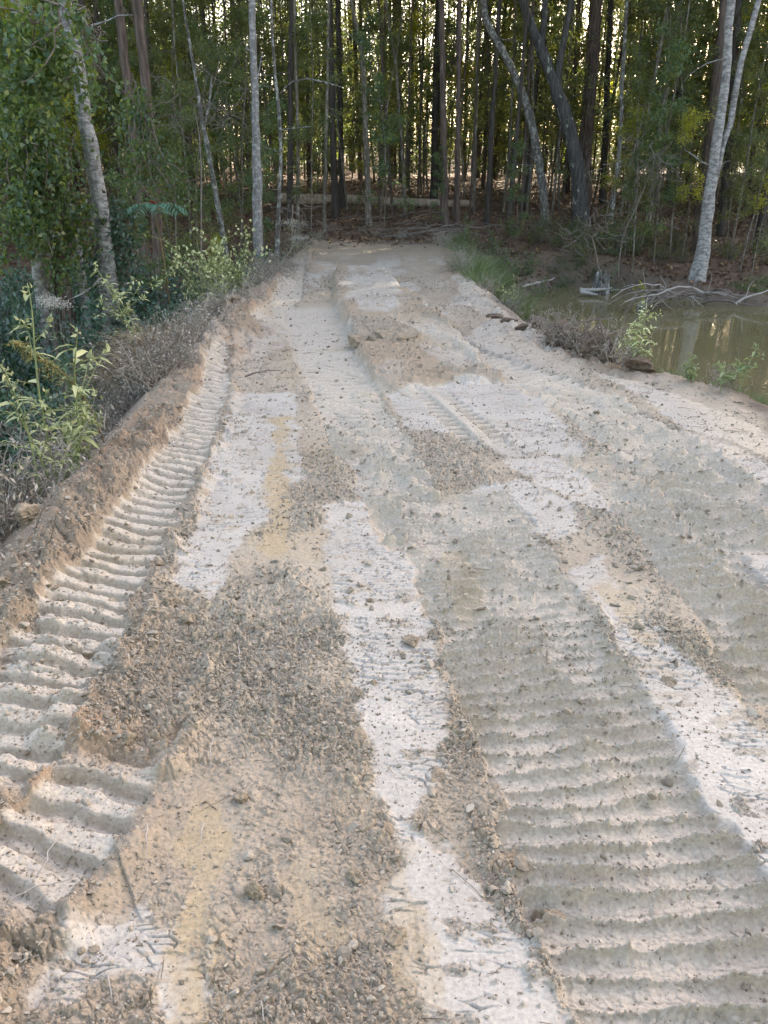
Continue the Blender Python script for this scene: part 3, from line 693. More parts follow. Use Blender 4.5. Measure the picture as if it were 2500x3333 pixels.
traced('sapling', 'thin crooked sapling with white lichen just right of the straight pale trunk', 19.5, [(882, -40, 8), (888, 150, 9), (897, 250, 10), (910, 380, 12), (917, 450, 12), (913, 560, 12), (908, 660, 13), (904, 750, 15)], 'bark_lichen', crown=None, seed=7, dead=5, top=8,
       limbs=[[(907, 312, 6, 0), (930, 282, 5, -.1), (952, 266, 5, -.2), (1000, 256, 5, -.4), (1060, 268, 4, -.5), (1112, 284, 3, -.6)], [(914, 424, 5, 0), (950, 418, 4, -.1), (1012, 412, 3, -.3)]])
traced('sapling', 'thin sapling leaning left in the gap between the pines and the straight pale trunk', 20, [(640, 270, 9), (655, 380, 14), (672, 450, 16), (690, 560, 17), (722, 740, 18)], 'bark_lichen', seed=8, top=7, limbs=[[(668, 400, 9, 0), (682, 330, 8, 0), (690, 250, 6, 0)]])
traced('hardwood_tree', 'narrow brown trunk at the middle of the road end before the fallen log', 25.2, [(1135, -40, 10), (1155, 60, 12), (1178, 150, 15), (1186, 280, 17), (1190, 420, 18), (1196, 560, 19), (1200, 700, 22), (1202, 735, 26)], 'bark_sapling', crown=2, seed=9, flare=1.2)
traced('lichen_tree', 'lichen-spotted trunk bent to the left, left neighbour of the black forked tree', 26, [(1577, -40, 22), (1570, 55, 24), (1592, 95, 22), (1628, 150, 24), (1660, 215, 24), (1690, 270, 25), (1718, 350, 26), (1738, 430, 27), (1757, 540, 27), (1767, 620, 28), (1775, 690, 30)], 'bark_lichen', crown=0, seed=10, dead=7)
traced('forked_tree', 'big black-barked tree forking into three lichened limbs above the brush', 25.5, [(1688, -30, 26), (1712, 45, 28), (1738, 105, 31), (1770, 185, 33), (1800, 250, 37), (1820, 320, 41), (1846, 390, 43), (1868, 480, 45), (1883, 600, 50), (1890, 700, 56)], 'bark_forked', crown=1, seed=11,
       limbs=[[(1762, 170, 22, .05), (1766, 110, 21, .1), (1772, 60, 20, .2), (1776, -20, 18, .3)], [(1815, 290, 24, .05), (1822, 205, 22, -.1), (1836, 130, 21, -.2), (1850, 60, 19, -.3), (1862, -20, 17, -.3)]], flare=1.4, sides=14, dead=5)
traced('pine_tree', 'tall brown pine trunk right behind the black forked tree', 28, [(1946, -30, 34), (1938, 100, 33), (1928, 250, 32), (1918, 400, 32), (1910, 560, 33)], 'bark_pine', crown=2, seed=12, dead=3)
traced('pine_tree', 'dark narrow pine trunk between the tall brown pine and the thin lichened stem', 31, [(1990, -30, 18), (1984, 130, 18), (1975, 300, 19), (1966, 550, 20)], 'bark_dark', crown=0, seed=13)
traced('sapling', 'thin pale lichened stem right of the two pines behind the pond', 25.5, [(2042, -30, 12), (2035, 120, 12), (2026, 240, 13), (2020, 330, 13), (2025, 400, 13), (2014, 500, 14), (2000, 640, 15), (1990, 700, 16)], 'bark_lichen', seed=14, top=9, dead=5)
traced('hardwood_tree', 'light brown trunk leaning right in the leaves between the thin stem and the twin trunks', 26.5, [(2212, -30, 17), (2200, 90, 17), (2182, 200, 17), (2166, 300, 17), (2145, 440, 17), (2125, 600, 18)], 'bark_sapling', crown=1, seed=15, dead=4)
twin = traced('birch_tree', 'pale grey-white twin trunks on the far pond bank at the right, splitting low down', 19.2, [(2382, -30, 26), (2372, 100, 27), (2364, 230, 27), (2348, 360, 28), (2334, 480, 30), (2318, 560, 32), (2310, 620, 37), (2304, 700, 38), (2290, 790, 42), (2276, 870, 50)], 'bark_birch', crown=2, seed=16,
              limbs=[[(2314, 640, 22, .05), (2330, 570, 22, .1), (2352, 470, 21, .1), (2378, 400, 20, .1), (2390, 320, 20, .1), (2412, 200, 20, .1), (2445, 90, 19, .1), (2475, -20, 18, .1)]], flare=1.3, sides=12, dead=5)
traced('pine_tree', 'dark brown trunk with a vine, close behind the pale twin trunks', 21.5, [(2362, -30, 30), (2350, 120, 30), (2338, 250, 31), (2322, 400, 33), (2300, 560, 36), (2285, 720, 40)], 'bark_pine', crown=0, seed=17)
traced('pine_tree', 'dark trunk glimpsed between the pale twin trunks', 24, [(2405, -30, 24), (2395, 150, 22), (2380, 400, 22)], 'bark_dark', crown=1, seed=18)
traced('pine_tree', 'black leaning trunk at the right edge of the photo behind the pond', 22, [(2512, 450, 22), (2500, 560, 24), (2480, 720, 27)], 'bark_dark', crown=2, seed=19)
for k, (lab, px, Y, bk) in enumerate([
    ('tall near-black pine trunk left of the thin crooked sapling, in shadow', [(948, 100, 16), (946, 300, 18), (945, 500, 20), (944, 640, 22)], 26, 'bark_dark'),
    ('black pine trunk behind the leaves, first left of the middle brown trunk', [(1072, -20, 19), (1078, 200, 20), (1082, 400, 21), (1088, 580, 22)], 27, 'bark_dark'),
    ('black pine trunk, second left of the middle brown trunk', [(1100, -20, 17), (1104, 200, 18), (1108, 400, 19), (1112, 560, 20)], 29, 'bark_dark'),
    ('upright grey-brown trunk crossing the pale half of the fallen log', [(1436, -20, 18), (1440, 200, 19), (1444, 420, 21), (1447, 690, 27)], 25, 'bark_pine'),
    ('upright brown pine trunk standing at the right end of the fallen log', [(1497, -20, 14), (1494, 200, 15), (1490, 420, 16), (1487, 665, 19)], 25.5, 'bark_pine'),
    ('dark trunk leaning right midway between the log end and the bent lichened trunk', [(1622, 80, 14), (1612, 250, 15), (1602, 400, 16), (1588, 660, 19)], 26, 'bark_dark'),
    ('thin grey stem between the log and the dark leaning trunk', [(1556, 80, 8), (1552, 300, 9), (1546, 500, 10), (1543, 650, 11)], 28, 'bark_sapling'),
    ('slim pole trunk in front of the left end of the fallen log', [(962, 150, 9), (966, 300, 10), (971, 500, 11), (970, 700, 12)], 22, 'bark_sapling'),
    ('slim brown pole right of the black pines, crossing the dark part of the log', [(1066, 250, 9), (1062, 450, 10), (1056, 680, 12)], 24, 'bark_sapling'),
    ('slanting pole between the middle brown trunk and the upright grey-brown trunk', [(1262, 60, 8), (1290, 200, 9), (1300, 380, 9), (1318, 640, 11)], 27, 'bark_sapling'),
    ('leaning grey trunk behind the bent lichened trunk', [(1690, 350, 12), (1680, 450, 14), (1668, 600, 18)], 25, 'bark_dark')]):
    traced('pine_tree' if 'pine' in lab else 'hardwood_tree', lab, Y, px, bk, crown=k % 3, seed=30+k, dead=2, crown_scale=.9)

# ---- saplings and pines that fill the wood, each its own tree
r3 = np.random.default_rng(23)
taken = []
def free(x, y, dmin):
    for a, b in taken:
        if (a-x)**2+(b-y)**2 < dmin*dmin: return False
    taken.append((x, y)); return True
first = [None]*6
CLEAR = [(1855, 25.5, 95), (1735, 26, 85), (2015, 25.5, 50), (2330, 19.2, 70), (830, 18.5, 60), (1195, 25.2, 25), (1930, 28, 40), (1467, 25, 35), (500, 16, 40)]
def hides(x, y):
    px = 1250+FPX*x/(y*CP-(3.5-CAM_H)*SP)
    return any(abs(px-a) < w and y < Y for a, Y, w in CLEAR)
SLAB = ['slender leafy sapling among many at the shaded forest edge', 'thin stemmed sapling among many in the background wood', 'bushy topped young tree among many in the background wood', 'small vine-green sapling low among the trunks', 'taller bare-stemmed young tree among many in the wood', 'small tree with leaves coloured sunlit yellow among the trunks']
def place_sap(k, x, y, sc, rz):
    lab, gr = SLAB[k], ['slender leafy saplings', 'thin stemmed saplings', 'bushy young trees', 'vine-green saplings', 'bare-stemmed young trees', 'small trees with leaves coloured sunlit yellow'][k]
    if first[k] is None: first[k] = tree_of('sapling', *sap[k], lab, 'tree', gr); o = first[k]; o.location = (x, y, tz(x, y)); o.rotation_euler = (0, 0, rz); o.scale = (sc,)*3
    else: dup(first[k], (x, y, tz(x, y)), rz, sc)
n = 0
while n < 285:
    y = r3.uniform(22.5, 47); x = r3.uniform(-.58, .58)*y
    if y < 25.5 and -4.2 < x < 4.5: continue
    if POND[:, 0].min() < x < 30 and y < 22.5: continue
    if abs(x-0.3) < 3.2 and y < 28: continue
    if hides(x, y) or not free(x, y, .55): continue
    k = r3.choice(6, p=[.24, .22, .16, .14, .16, .08]); place_sap(k, x, y, r3.uniform(.7, 1.15), r3.uniform(0, 6.28)); n += 1
for px, Y, k, sc in [(1250, 23.5, 3, .85), (1235, 26, 0, .8), (1160, 27, 5, .55), (560, 17.5, 1, .7), (600, 20, 0, .75), (480, 14.5, 3, .6), (690, 21, 3, .8), (760, 22, 0, .8), (710, 19, 5, .42), (2080, 20.3, 1, .65), (2150, 20.8, 3, .8), (2200, 21, 0, .75), (2240, 20.6, 5, .6), (2050, 21.2, 3, .5), (2440, 20, 0, .7), (2480, 19.6, 5, .62), (2400, 21.5, 2, .7), (1010, 22, 1, .8), (860, 21, 3, .7), (1960, 22.6, 5, .6), (1690, 22, 3, .45), (2100, 22, 2, .8), (1420, 24.5, 3, .35)]:
    p = at(px, 700, Y); place_sap(k, p[0], Y, sc, r3.uniform(0, 6.28))
n = 0; pf = [None]*4
while n < 105:
    y = 26+33*r3.uniform()**1.3; x = r3.uniform(-.56, .56)*y
    if abs(x-.3) < 3 and y < 28.5: continue
    if hides(x, y) or not free(x, y, .7): continue
    k = int(r3.integers(0, 4))
    if pf[k] is None: pf[k] = tree_of('pine_tree', pines[k], CAN[k % 3], ['slim straight pine trunk among many deep in the wood', 'straight dark pine trunk among many deep in the wood', 'stout straight pine trunk among many deep in the wood', 'stoutest kind of dark pine trunk standing deep in the wood'][k], 'tree', ['slim pines deep in the wood', 'straight dark pines deep in the wood', 'stout pines deep in the wood', 'stoutest dark pines deep in the wood'][k]); o = pf[k]; [c for c in o.children if c.name.startswith('crown')][0].location = (0, 0, 10.5); o.location = (x, y, tz(x, y))
    else: o = dup(pf[k], (x, y, tz(x, y)), r3.uniform(0, 6.28), (lambda q: (q, q, max(1.0, q)))(r3.uniform(.6, 1.2)))
    if y > 50 and o is not pf[k] and n % 3 == 0:
        for c in [c for c in o.children if c.name.startswith('crown')]: bpy.data.objects.remove(c)
    n += 1
n = 0; pole = None
while n < 85:
    y = 23.5+20*r3.uniform()**1.2; x = r3.uniform(-.56, .56)*y
    if (abs(x-.3) < 3 and y < 26) or (x > 2 and y < 24.5) or hides(x, y) or not free(x, y, .4): continue
    sc = (r3.uniform(.25, .5),)*2+(r3.uniform(.45, .8),)
    if pole is None:
        pole = empty('sapling', (x, y, tz(x, y)), 0, 'thin bare pole-like stem among the crowded trunks of the wood', 'tree', 'bare poles in the wood'); link('trunk', pole_mesh, pole); pole.scale = sc
    else: dup(pole, (x, y, tz(x, y)), r3.uniform(0, 6.28), sc, tilt=(r3.normal()*.05, r3.normal()*.07))
    n += 1

# ---- the far wood beyond them, and the wood round the pond outside the picture: masses nobody could count
def woods(name, pts, H, nl, leaf, seed, zlo=1.0, trunk_r=.12, lm='leaf_forest', low=.8):
    r = np.random.default_rng(seed); g = Geo(); pts = np.asarray(pts)
    zz = terrain(pts[:, 0], pts[:, 1])
    for (x, y), z in zip(pts, zz):
        tr = wander((x, y, z-.2), (r.normal()*.03, r.normal()*.03, 1), H*r.uniform(.8, 1.1), 6, .02, r); tube(g, tr, np.linspace(1, .4, 7)*trunk_r*r.uniform(.4, 1.2), 6, 1)
    m = 14; w = r.integers(0, len(pts), nl//m)
    hh = zlo+(H-zlo)*r.uniform(0, 1, len(w))**low
    c = np.stack([pts[w, 0], pts[w, 1], zz[w]+hh], 1)+r.normal(size=(len(w), 3))*np.array([1.1, 1.1, .4])
    P = np.repeat(c, m, 0)+r.normal(size=(len(w)*m, 3))*.38
    D = r.normal(size=P.shape)+np.array([0, 0, -.4]); k = len(P)
    leaves(g, P, D, r.uniform(.6, 1.25, k)*leaf, r.uniform(.4, .65, k)*leaf, 0, r=r)
    return tag(link(name, g.mesh(name, [M[lm], M['bark_dark']])), kind='stuff')
ra = np.random.default_rng(31)
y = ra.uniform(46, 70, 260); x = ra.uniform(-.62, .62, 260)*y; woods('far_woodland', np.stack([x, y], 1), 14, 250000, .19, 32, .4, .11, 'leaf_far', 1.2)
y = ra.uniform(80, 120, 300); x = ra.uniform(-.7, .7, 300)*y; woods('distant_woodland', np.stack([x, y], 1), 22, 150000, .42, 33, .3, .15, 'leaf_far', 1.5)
pts = []
while len(pts) < 150:
    x = ra.uniform(7, 48); y = ra.uniform(21, 52)
    if x < .56*y+1.0: continue
    if y < 24 and x < 36 and y < 22.5: continue
    pts.append((x, y))
woods('side_woodland', pts, 25, 200000, .40, 34, 4.0, .16)
pts = []
while len(pts) < 60:
    x = ra.uniform(-42, -6); y = ra.uniform(8, 50)
    if x > -.56*y-1.5: continue
    pts.append((x, y))
woods('left_woodland', pts, 18, 40000, .3, 35, 1.0, .13)


pts = []
while len(pts) < 60: pts.append((ra.uniform(-26, 26), ra.uniform(-26, -7)))
woods('rear_sky_block_trees', pts, 19, 85000, .34, 36, .3, .13)  # unseen trees added behind the camera to block the low rear sky
# ------------------------------------------------------------------ undergrowth, weeds, grass
r4 = np.random.default_rng(77)
def spot(px, Y): return at(px, 1000, Y)[0]
def shrub_parts(seed, H, R, nl, leaf, lm, ns=14, stem='twig', flat=.8):
    r = np.random.default_rng(seed); g = Geo(); lg = Geo(); Ps = []; Ds = []
    for k in range(ns):
        ph = r.uniform(0, 6.28); L = H*r.uniform(.6, 1.05); q = R/H*r.uniform(.1, 1.1)
        st = wander((r.normal()*.06, r.normal()*.06, -.08), (q*math.cos(ph), q*math.sin(ph), 1), L, 7, .14, r)
        tube(g, st, np.linspace(.012, .004, 8), 4, 0, False)
        for j in range(4):
            a = r.integers(2, 7); b2 = wander(st[a], st[a]-st[0]+r.normal(size=3)*.7, L*.4, 4, .2, r); tube(g, b2, np.linspace(.006, .002, 5), 3, 0, False)
            m = int(nl/ns/5*r.uniform(.5, 1.5)); ii = r.integers(0, 4, m); tt = r.uniform(0, 1, m)[:, None]
            Ps.append(b2[ii]*(1-tt)+b2[ii+1]*tt+r.normal(size=(m, 3))*leaf*.8); Ds.append(b2[-1]-st[0]+r.normal(size=(m, 3))*.8)
        m = int(nl/ns/5); ii = r.integers(2, 7, m); Ps.append(st[ii]+r.normal(size=(m, 3))*leaf); Ds.append(r.normal(size=(m, 3))+st[ii]*.5)
    P = np.concatenate(Ps); D = norm(np.concatenate(Ds))+np.array([0, 0, -.2]); n = len(P)
    leaves(lg, P, D, r.uniform(.6, 1.25, n)*leaf, r.uniform(.45, .7, n)*leaf, r=r)
    return g.mesh('stems', M[stem]), lg.mesh('leaves', M[lm])
def plant(name, sm, lm, label, cat, group=None, a='stems', b='leaves'):
    root = empty(name, (0, 0, 0), 0, label, cat, group); link(a, sm, root)
    if lm is not None: link(b, lm, root)
    return root
def spread(protos, places, rnd=.15):
    used = set()
    for q in places:
        k, x, y = q[:3]; sc = q[3] if len(q) > 3 else 1.0
        z = float(hz(x, y)[0]); sc *= r4.uniform(1-rnd, 1+rnd)
        if k not in used: used.add(k); o = protos[k]; o.location = (x, y, z-.03); o.rotation_euler = (0, 0, r4.uniform(0, 6.28)); o.scale = (sc,)*3
        else: dup(protos[k], (x, y, z-.03), r4.uniform(0, 6.28), sc)
# dark green thicket on the low ground left of the road
th = [plant('shrub', *shrub_parts(600+k, H, R, nl, lf, 'leaf_thicket'), lab, 'shrub', gr) for k, (H, R, nl, lf, lab, gr) in enumerate([
    (1.75, 1.0, 2300, .075, 'dense dark green shrub in the thicket below the left road edge', 'dark shrubs of the left thicket'),
    (1.5, 1.1, 2000, .085, 'broad-leaved bluish green shrub in the thicket below the left road edge', 'broad-leaved shrubs of the left thicket'),
    (1.3, .8, 1700, .06, 'small-leaved low shrub in the thicket below the left road edge', 'small-leaved shrubs of the left thicket')])]
pl = []
while len(pl) < 62:
    y = r4.uniform(5.0, 19); dl = r4.uniform(.9, 6.0)*(.5+.5*min(1, y/12)); x = float(edgeL(y))-dl
    if x < -.62*y-1.2: continue
    if any((x-a)**2+(y-b)**2 < .5 for _, a, b, *_q in pl): continue
    top = .42 if dl > 1.5 else .02
    k = int(r4.choice(3, p=[.45, .35, .2])); Hk = (1.75, 1.5, 1.3)[k]
    pl.append((k, x, y, max(.3, min(1.15, (top+r4.normal()*.12-tz(x, y))/Hk))))
spread(th, pl, .08)
# shrubs near the far left end of the road and on the forest edge
for k, (px, Y, sc, lab) in enumerate([(790, 17.0, .62, 'dark green bush at the foot of the straight pale trunk'), (900, 18.5, .5, 'small dark bush right of the straight pale trunk, at the road end'), (850, 15.5, .5, 'low dark green bush between the pale bush and the road'), (680, 16.5, .75, 'dark bush behind the pale sage-green bush'), (820, 14.2, .42, 'low blue-green bush hugging the left road edge beyond the pale bush')]):
    dup(th[k % 3], (spot(px, Y), Y, tz(spot(px, Y), Y)-.05), k*1.3, sc, lab, 'small bushes at the far left of the road')
gb = plant('shrub', *shrub_parts(620, .85, .45, 700, .055, 'leaf_vine', 9), 'small rounded green bush on the bank between road end and pond', 'shrub', 'green bushes on the bank beyond the pond grass')
spread([gb], [(0, spot(1500, 19.5), 19.5, .9), (0, spot(1625, 19), 19, .95), (0, spot(1710, 19.8), 19.8, .8), (0, spot(1590, 21.5), 21.5, .7), (0, spot(1975, 19.6), 19.6, .9), (0, spot(1830, 20.5), 20.5, .6), (0, spot(1760, 18.9), 18.9, .6)])
gb2 = plant('shrub', *shrub_parts(622, .9, .5, 800, .05, 'leaf_forest', 12), 'loose grey-green bush in the brush on the far pond bank', 'shrub', 'brush bushes on the far pond bank')
sg = plant('shrub', *shrub_parts(621, 1.15, .36, 2600, .05, 'leaf_pale', 20, 'stem_green'), 'pale yellow-green feathery bush standing out against the dark thicket', 'shrub')
spread([sg], [(0, spot(728, 12.6), 12.4, 1.4)], .01)
# vines over the trunks at the left
def vine(label, Y, px, n, leaf, seed, lm='leaf_vine', dy=.5, sprays=14):
    r = np.random.default_rng(seed); pts = np.array([at(a, b, Y) for a, b, w in px]); w = np.array([q[2]/2/FPX*Y*1.02 for q in px])
    root = empty('climbing_vine', (pts[-1, 0], Y, tz(pts[-1, 0], Y)), 0, label, 'vine'); o0 = np.array(root.location)
    g = Geo(); L = np.concatenate([[0], np.cumsum(np.linalg.norm(np.diff(pts, axis=0), axis=1))])
    f = lambda s: np.stack([np.interp(s, L, pts[:, k]) for k in range(3)], -1)
    for k in range(sprays):
        s = np.sort(r.uniform(0, L[-1], 2)); q = f(np.linspace(s[0], s[1]+.3, 8)); wq = np.interp(s[0], L, w)
        tube(g, q+np.cumsum(r.normal(size=(8, 3))*.05, 0)+r.normal(size=3)*wq*.5-o0, np.full(8, .008), 4, 0, False)
    # clumps of leaves hanging in sprays
    nc = n//16; s = r.uniform(0, L[-1], nc); c = f(s); ww = np.interp(s, L, w)[:, None]
    c = c+r.normal(size=(nc, 3))*ww*np.array([.55, .3, .25])+r.normal(size=(nc, 3))*np.array([0, dy*.4, .05])
    t = r.uniform(0, 1, (nc, 16, 1)); dirs = r.normal(size=(nc, 1, 3))*np.array([.22, .2, .08])+np.array([0, 0, -.38])
    P = (c[:, None]+dirs*t+r.normal(size=(nc, 16, 3))*.045).reshape(-1, 3)
    D = r.normal(size=P.shape)*.7+np.array([0, -.25, -.45]); k = len(P); lg = Geo()
    leaves(lg, P-o0, D, r.uniform(.6, 1.3, k)*leaf, r.uniform(.5, .8, k)*leaf, r=r)
    link('stems', g.mesh('stems', M['twig']), root); link('leaves', lg.mesh('leaves', M[lm]), root); return root
vine('heavy green vine curtain at the left photo edge, over a hidden trunk', 11.5, [(20, 180, 150), (50, 330, 150), (70, 480, 170), (90, 620, 150), (70, 760, 130)], 3900, .085, 701)
vine('green vine curtain draped between the left photo edge and the thick pale leaning trunk', 12.0, [(130, 300, 80), (150, 440, 90), (180, 580, 90), (205, 720, 90), (220, 860, 110)], 2800, .08, 702)
vine('ivy wrapped round the dark foot of the thick pale leaning trunk', 12.7, [(362, 640, 20), (375, 720, 40), (372, 800, 50), (330, 890, 90)], 1300, .075, 703, 'leaf_thicket')
vine('yellow-green vine leaves in the top left corner of the photo', 9.5, [(-40, 20, 130), (70, 60, 170), (160, 120, 130), (120, 220, 120), (40, 280, 140)], 1900, .085, 704)
vine('yellowing leaf spray hanging at the top across the thick pale trunk', 11.3, [(190, -20, 80), (240, 40, 50), (300, 100, 30)], 240, .09, 705)
vine('small vine climbing the slender brown pines', 15.4, [(440, 280, 60), (455, 450, 80), (500, 560, 110), (560, 640, 80)], 1500, .085, 706)
vine('leafy vine hung on the stems right of the thick pale leaning trunk', 13.0, [(300, 120, 30), (290, 170, 40), (285, 240, 30)], 260, .085, 707)
traced('lichen_tree', 'leaning pale lichened stem half lost in the vine curtain at the left', 12.3, [(110, 330, 22), (150, 430, 24), (195, 540, 25), (228, 660, 26), (248, 780, 26), (262, 880, 27)], 'bark_birch', seed=51, top=0)
traced('dead_tree', 'dark broken trunk wrapped in vines at the left, shorter than its neighbours', 12.2, [(150, 560, 38), (165, 680, 44), (185, 790, 50), (195, 890, 56)], 'bark_pine', seed=52, top=0)
traced('hardwood_tree', 'blurred pale trunk behind the leaves in the top left corner', 11.9, [(50, -30, 34), (62, 120, 34), (75, 300, 35), (85, 480, 35)], 'bark_birch', seed=53, top=10)
# bare twiggy tangles
def tangle(label, Y, px, py, wpx, hpx, n, seed, m='twig'):
    r = np.random.default_rng(seed); g = Geo(); c = at(px, py, Y); sx = wpx/FPX*Y/2; sz = hpx/FPX*Y/2; zb = tz(c[0], Y)
    root0 = np.array([c[0], Y, zb]); tr = wander((0, 0, -.1), (r.normal()*.08, 0, 1), c[2]-zb, 8, .08, r); tube(g, tr, np.linspace(.022, .014, 9), 6, 0)
    for k in range(n):
        p = tr[-1]+r.normal(size=3)*np.array([sx, .4, sz])*.5; d = r.normal(size=3)*np.array([1, .5, .55])+np.array([0, 0, -.1])
        b2 = wander(p, d, r.uniform(.4, 1.1)*sx*1.4, 7, .3, r); tube(g, b2, np.linspace(.010, .003, 8), 4, 0, False)
        b3 = wander(b2[3], d+r.normal(size=3), .5*sx, 4, .3, r); tube(g, b3, np.linspace(.006, .002, 5), 3, 0, False)
    o = link('dead_shrub', g.mesh('dead_shrub', M[m])); o.location = root0; tag(o, label, 'dead shrub')
tangle('tangle of bare grey twigs high between the pines and the straight pale trunk', 17, 600, 260, 260, 150, 46, 711)
tangle('bare brown twig tangle right of the black forked tree', 20.5, 2060, 520, 200, 180, 36, 712)
tangle('bare twigs leaning over the far bank left of the pale twin trunks', 19.6, 2010, 740, 170, 120, 30, 713)
tangle('thin dead twigs beneath the thin crooked lichened sapling', 19, 940, 650, 120, 120, 20, 714)
# sumac
r = np.random.default_rng(720); Y = 14.5; x0 = spot(572, Y); z0 = tz(x0, Y); top = at(572, 655, Y)[2]
root = empty('sumac', (x0, Y, z0), 0, 'sumac with drooping feather leaves and a red fruit head, in front of the pines', 'plant')
g = Geo(); st = wander((0, 0, -.05), (.0, 0, 1), top-z0, 7, .05, r); tube(g, st, np.linspace(.022, .012, 8), 6); lg = Geo()
for k in range(9):
    ph = k*2*math.pi/9+.2; rc = wander(st[-1], (math.cos(ph), math.sin(ph), .55), .55, 9, .02, r, -.14); tube(g, rc, np.linspace(.006, .003, 10), 4, 0, False)
    d = norm(np.gradient(rc, axis=0)); sd = norm(np.cross(d, [0, 0, 1.0]))
    for sg_ in (-1, 1): bigleaves(lg, rc[2:], sd[2:]*sg_+d[2:]*.35+np.array([0, 0, -.25]), .17, .045, droop=.3, r=r)
link('stem', g.mesh('stem', M['stem_brown']), root); link('leaves', lg.mesh('leaves', M['leaf_sumac']), root)
fg = Geo(); lumps(fg, st[-1]+r.normal(size=(14, 3))*.02+np.array([0, 0, .04]), np.full(14, .025), I1, .2, r); link('fruit_head', fg.mesh('fruit_head', M['fruit']), root)

# upright weeds with lance-shaped leaves
def weed(label, x, y, H, lean, nst, leaf, seed, lm='leaf_pale', dens=1.0, spreadr=.12, name='leafy_weed', top_fluff=False):
    r = np.random.default_rng(seed); z0 = float(hz(x, y)[0])-.03; root = empty(name, (x, y, z0), 0, label, 'plant'); g = Geo(); lg = Geo()
    for k in range(nst):
        h = H*(1 if k == 0 else r.uniform(.45, .95)); p0 = r.normal(size=3)*np.array([spreadr, spreadr*.7, 0])*(k > 0)
        st = wander(p0, (lean+r.normal()*.12*(k > 0), r.normal()*.08, 1), h, 12, .045, r); tube(g, st, np.linspace(.0075, .003, 13)*(H/.8)**.4, 5, 0, False)
        lines = [(st, 4)]
        for q in range(int(5*dens)):
            a = r.integers(4, 11); b2 = wander(st[a], (st[a+1]-st[a])*7+r.normal(size=3)*np.array([.8, .6, .3]), h*r.uniform(.12, .32), 6, .1, r); tube(g, b2, np.linspace(.004, .002, 7), 4, 0, False); lines.append((b2, 1))
        for ln, a0 in lines:
            m = int((14 if ln is st else 7)*dens); s = r.uniform(a0, len(ln)-1.01, m); ii = s.astype(int); P = ln[ii]+(ln[ii+1]-ln[ii])*(s-ii)[:, None]
            ph = r.uniform(0, 6.28, m); D = np.stack([np.cos(ph), np.sin(ph), r.uniform(-.1, .8, m)], 1)
            sz = leaf*r.uniform(.35, 1.1, m)*(1.0 if ln is st else .6); bigleaves(lg, P, D, sz, sz*r.uniform(.2, .3, m), droop=.45, r=r)
            e = ln[-1]+r.normal(size=(5, 3))*.012; leaves(lg, e, r.normal(size=(5, 3))+np.array([0, 0, 1]), leaf*.28, leaf*.14, r=r)
    link('stems', g.mesh('stems', M['stem_green']), root); link('leaves', lg.mesh('leaves', M[lm]), root); return root
weed('tall pale-leaved weed leaning left out of the dry grass heap', spot(492, 7.6), 7.6, 1.25, -.40, 2, .16, 731, dens=1.5, spreadr=.03)
weed('tall pale green weed with long leaves at the left photo edge', spot(85, 4.3), 4.3, 1.2, .02, 3, .16, 732, dens=.9, spreadr=.06)
weed('bushy pale green weed low at the left photo edge', spot(15, 4.1), 4.1, .85, .0, 3, .11, 733, dens=1.2, spreadr=.12)
weed('small pale weed right of the bushy one, at the foot of the left berm', spot(205, 4.4), 4.4, .5, .15, 3, .10, 734, dens=1.0)
weed('upright pale weed with pointed leaves standing against the pond water', spot(2078, 6.9), 6.9, .62, .02, 2, .11, 735, 'leaf_pale', 1.6, .02)
weed('broad-leaved weed at the right photo edge above the bank', spot(2455, 6.1), 6.1, .42, .1, 3, .12, 736, 'leaf_sage', 1.1)
weed('small green weed leaning over the bank below the pond, near the right edge', spot(2300, 6.3), 6.3, .26, -.2, 3, .08, 737, 'leaf_sage', 1.0)
weed('pale sprig over the dark grass left of the pond', spot(1665, 11.2), 11.2, .55, .1, 2, .10, 738, 'leaf_pale', .9)
weed('sprig coloured sunlit yellow-green in the grass clump on the far bank', spot(2090, 18.6), 18.6, .75, .0, 1, .22, 739, 'leaf_sunlit', .8)  # the yellow leaf colour stands in for sun on the sprig
# goldenrod
r = np.random.default_rng(741); Y = 4.75; P0 = at(395, 1620, Y); x0 = P0[0]; z0 = float(hz(x0, Y)[0])
root = empty('goldenrod', (x0, Y, z0-.03), 0, 'goldenrod arching left with yellow plumes beside the left berm', 'plant'); o0 = np.array(root.location)
pts = np.array([o0, at(360, 1500, Y), at(300, 1330, Y), at(235, 1235, Y), at(150, 1175, Y), at(60, 1120, Y)])-o0
L = np.linspace(0, 5, 30); st = np.stack([np.interp(L, np.arange(6), pts[:, k]) for k in range(3)], 1)
for _ in range(4): st[1:-1] = (st[:-2]+2*st[1:-1]+st[2:])/4
g = Geo(); tube(g, st, np.linspace(.006, .002, 30), 5); lg = Geo(); pg = Geo()
for k in range(9, 30):
    for q in range(3):
        b2 = wander(st[k], (-.8+r.normal()*.3, r.normal()*.5, .35+r.normal()*.25), r.uniform(.06, .2)*(1.2-k/40), 6, .1, r, -.1); tube(g, b2, np.linspace(.002, .001, 7), 3, 0, False)
        m = 16; ii = r.integers(2, 6, m); (leaves(pg, b2[ii]+r.normal(size=(m, 3))*.006+np.array([0, 0, .005]), r.normal(size=(m, 3))+np.array([0, 0, .5]), .016, .009, r=r) if k > 17 else None)
        leaves(lg, b2[1:5], r.normal(size=(4, 3)), .05, .012, r=r)
link('stem', g.mesh('stem', M['stem_brown']), root); link('leaves', lg.mesh('leaves', M['leaf_sage']), root); link('flower_plumes', pg.mesh('flower_plumes', M['golden']), root)
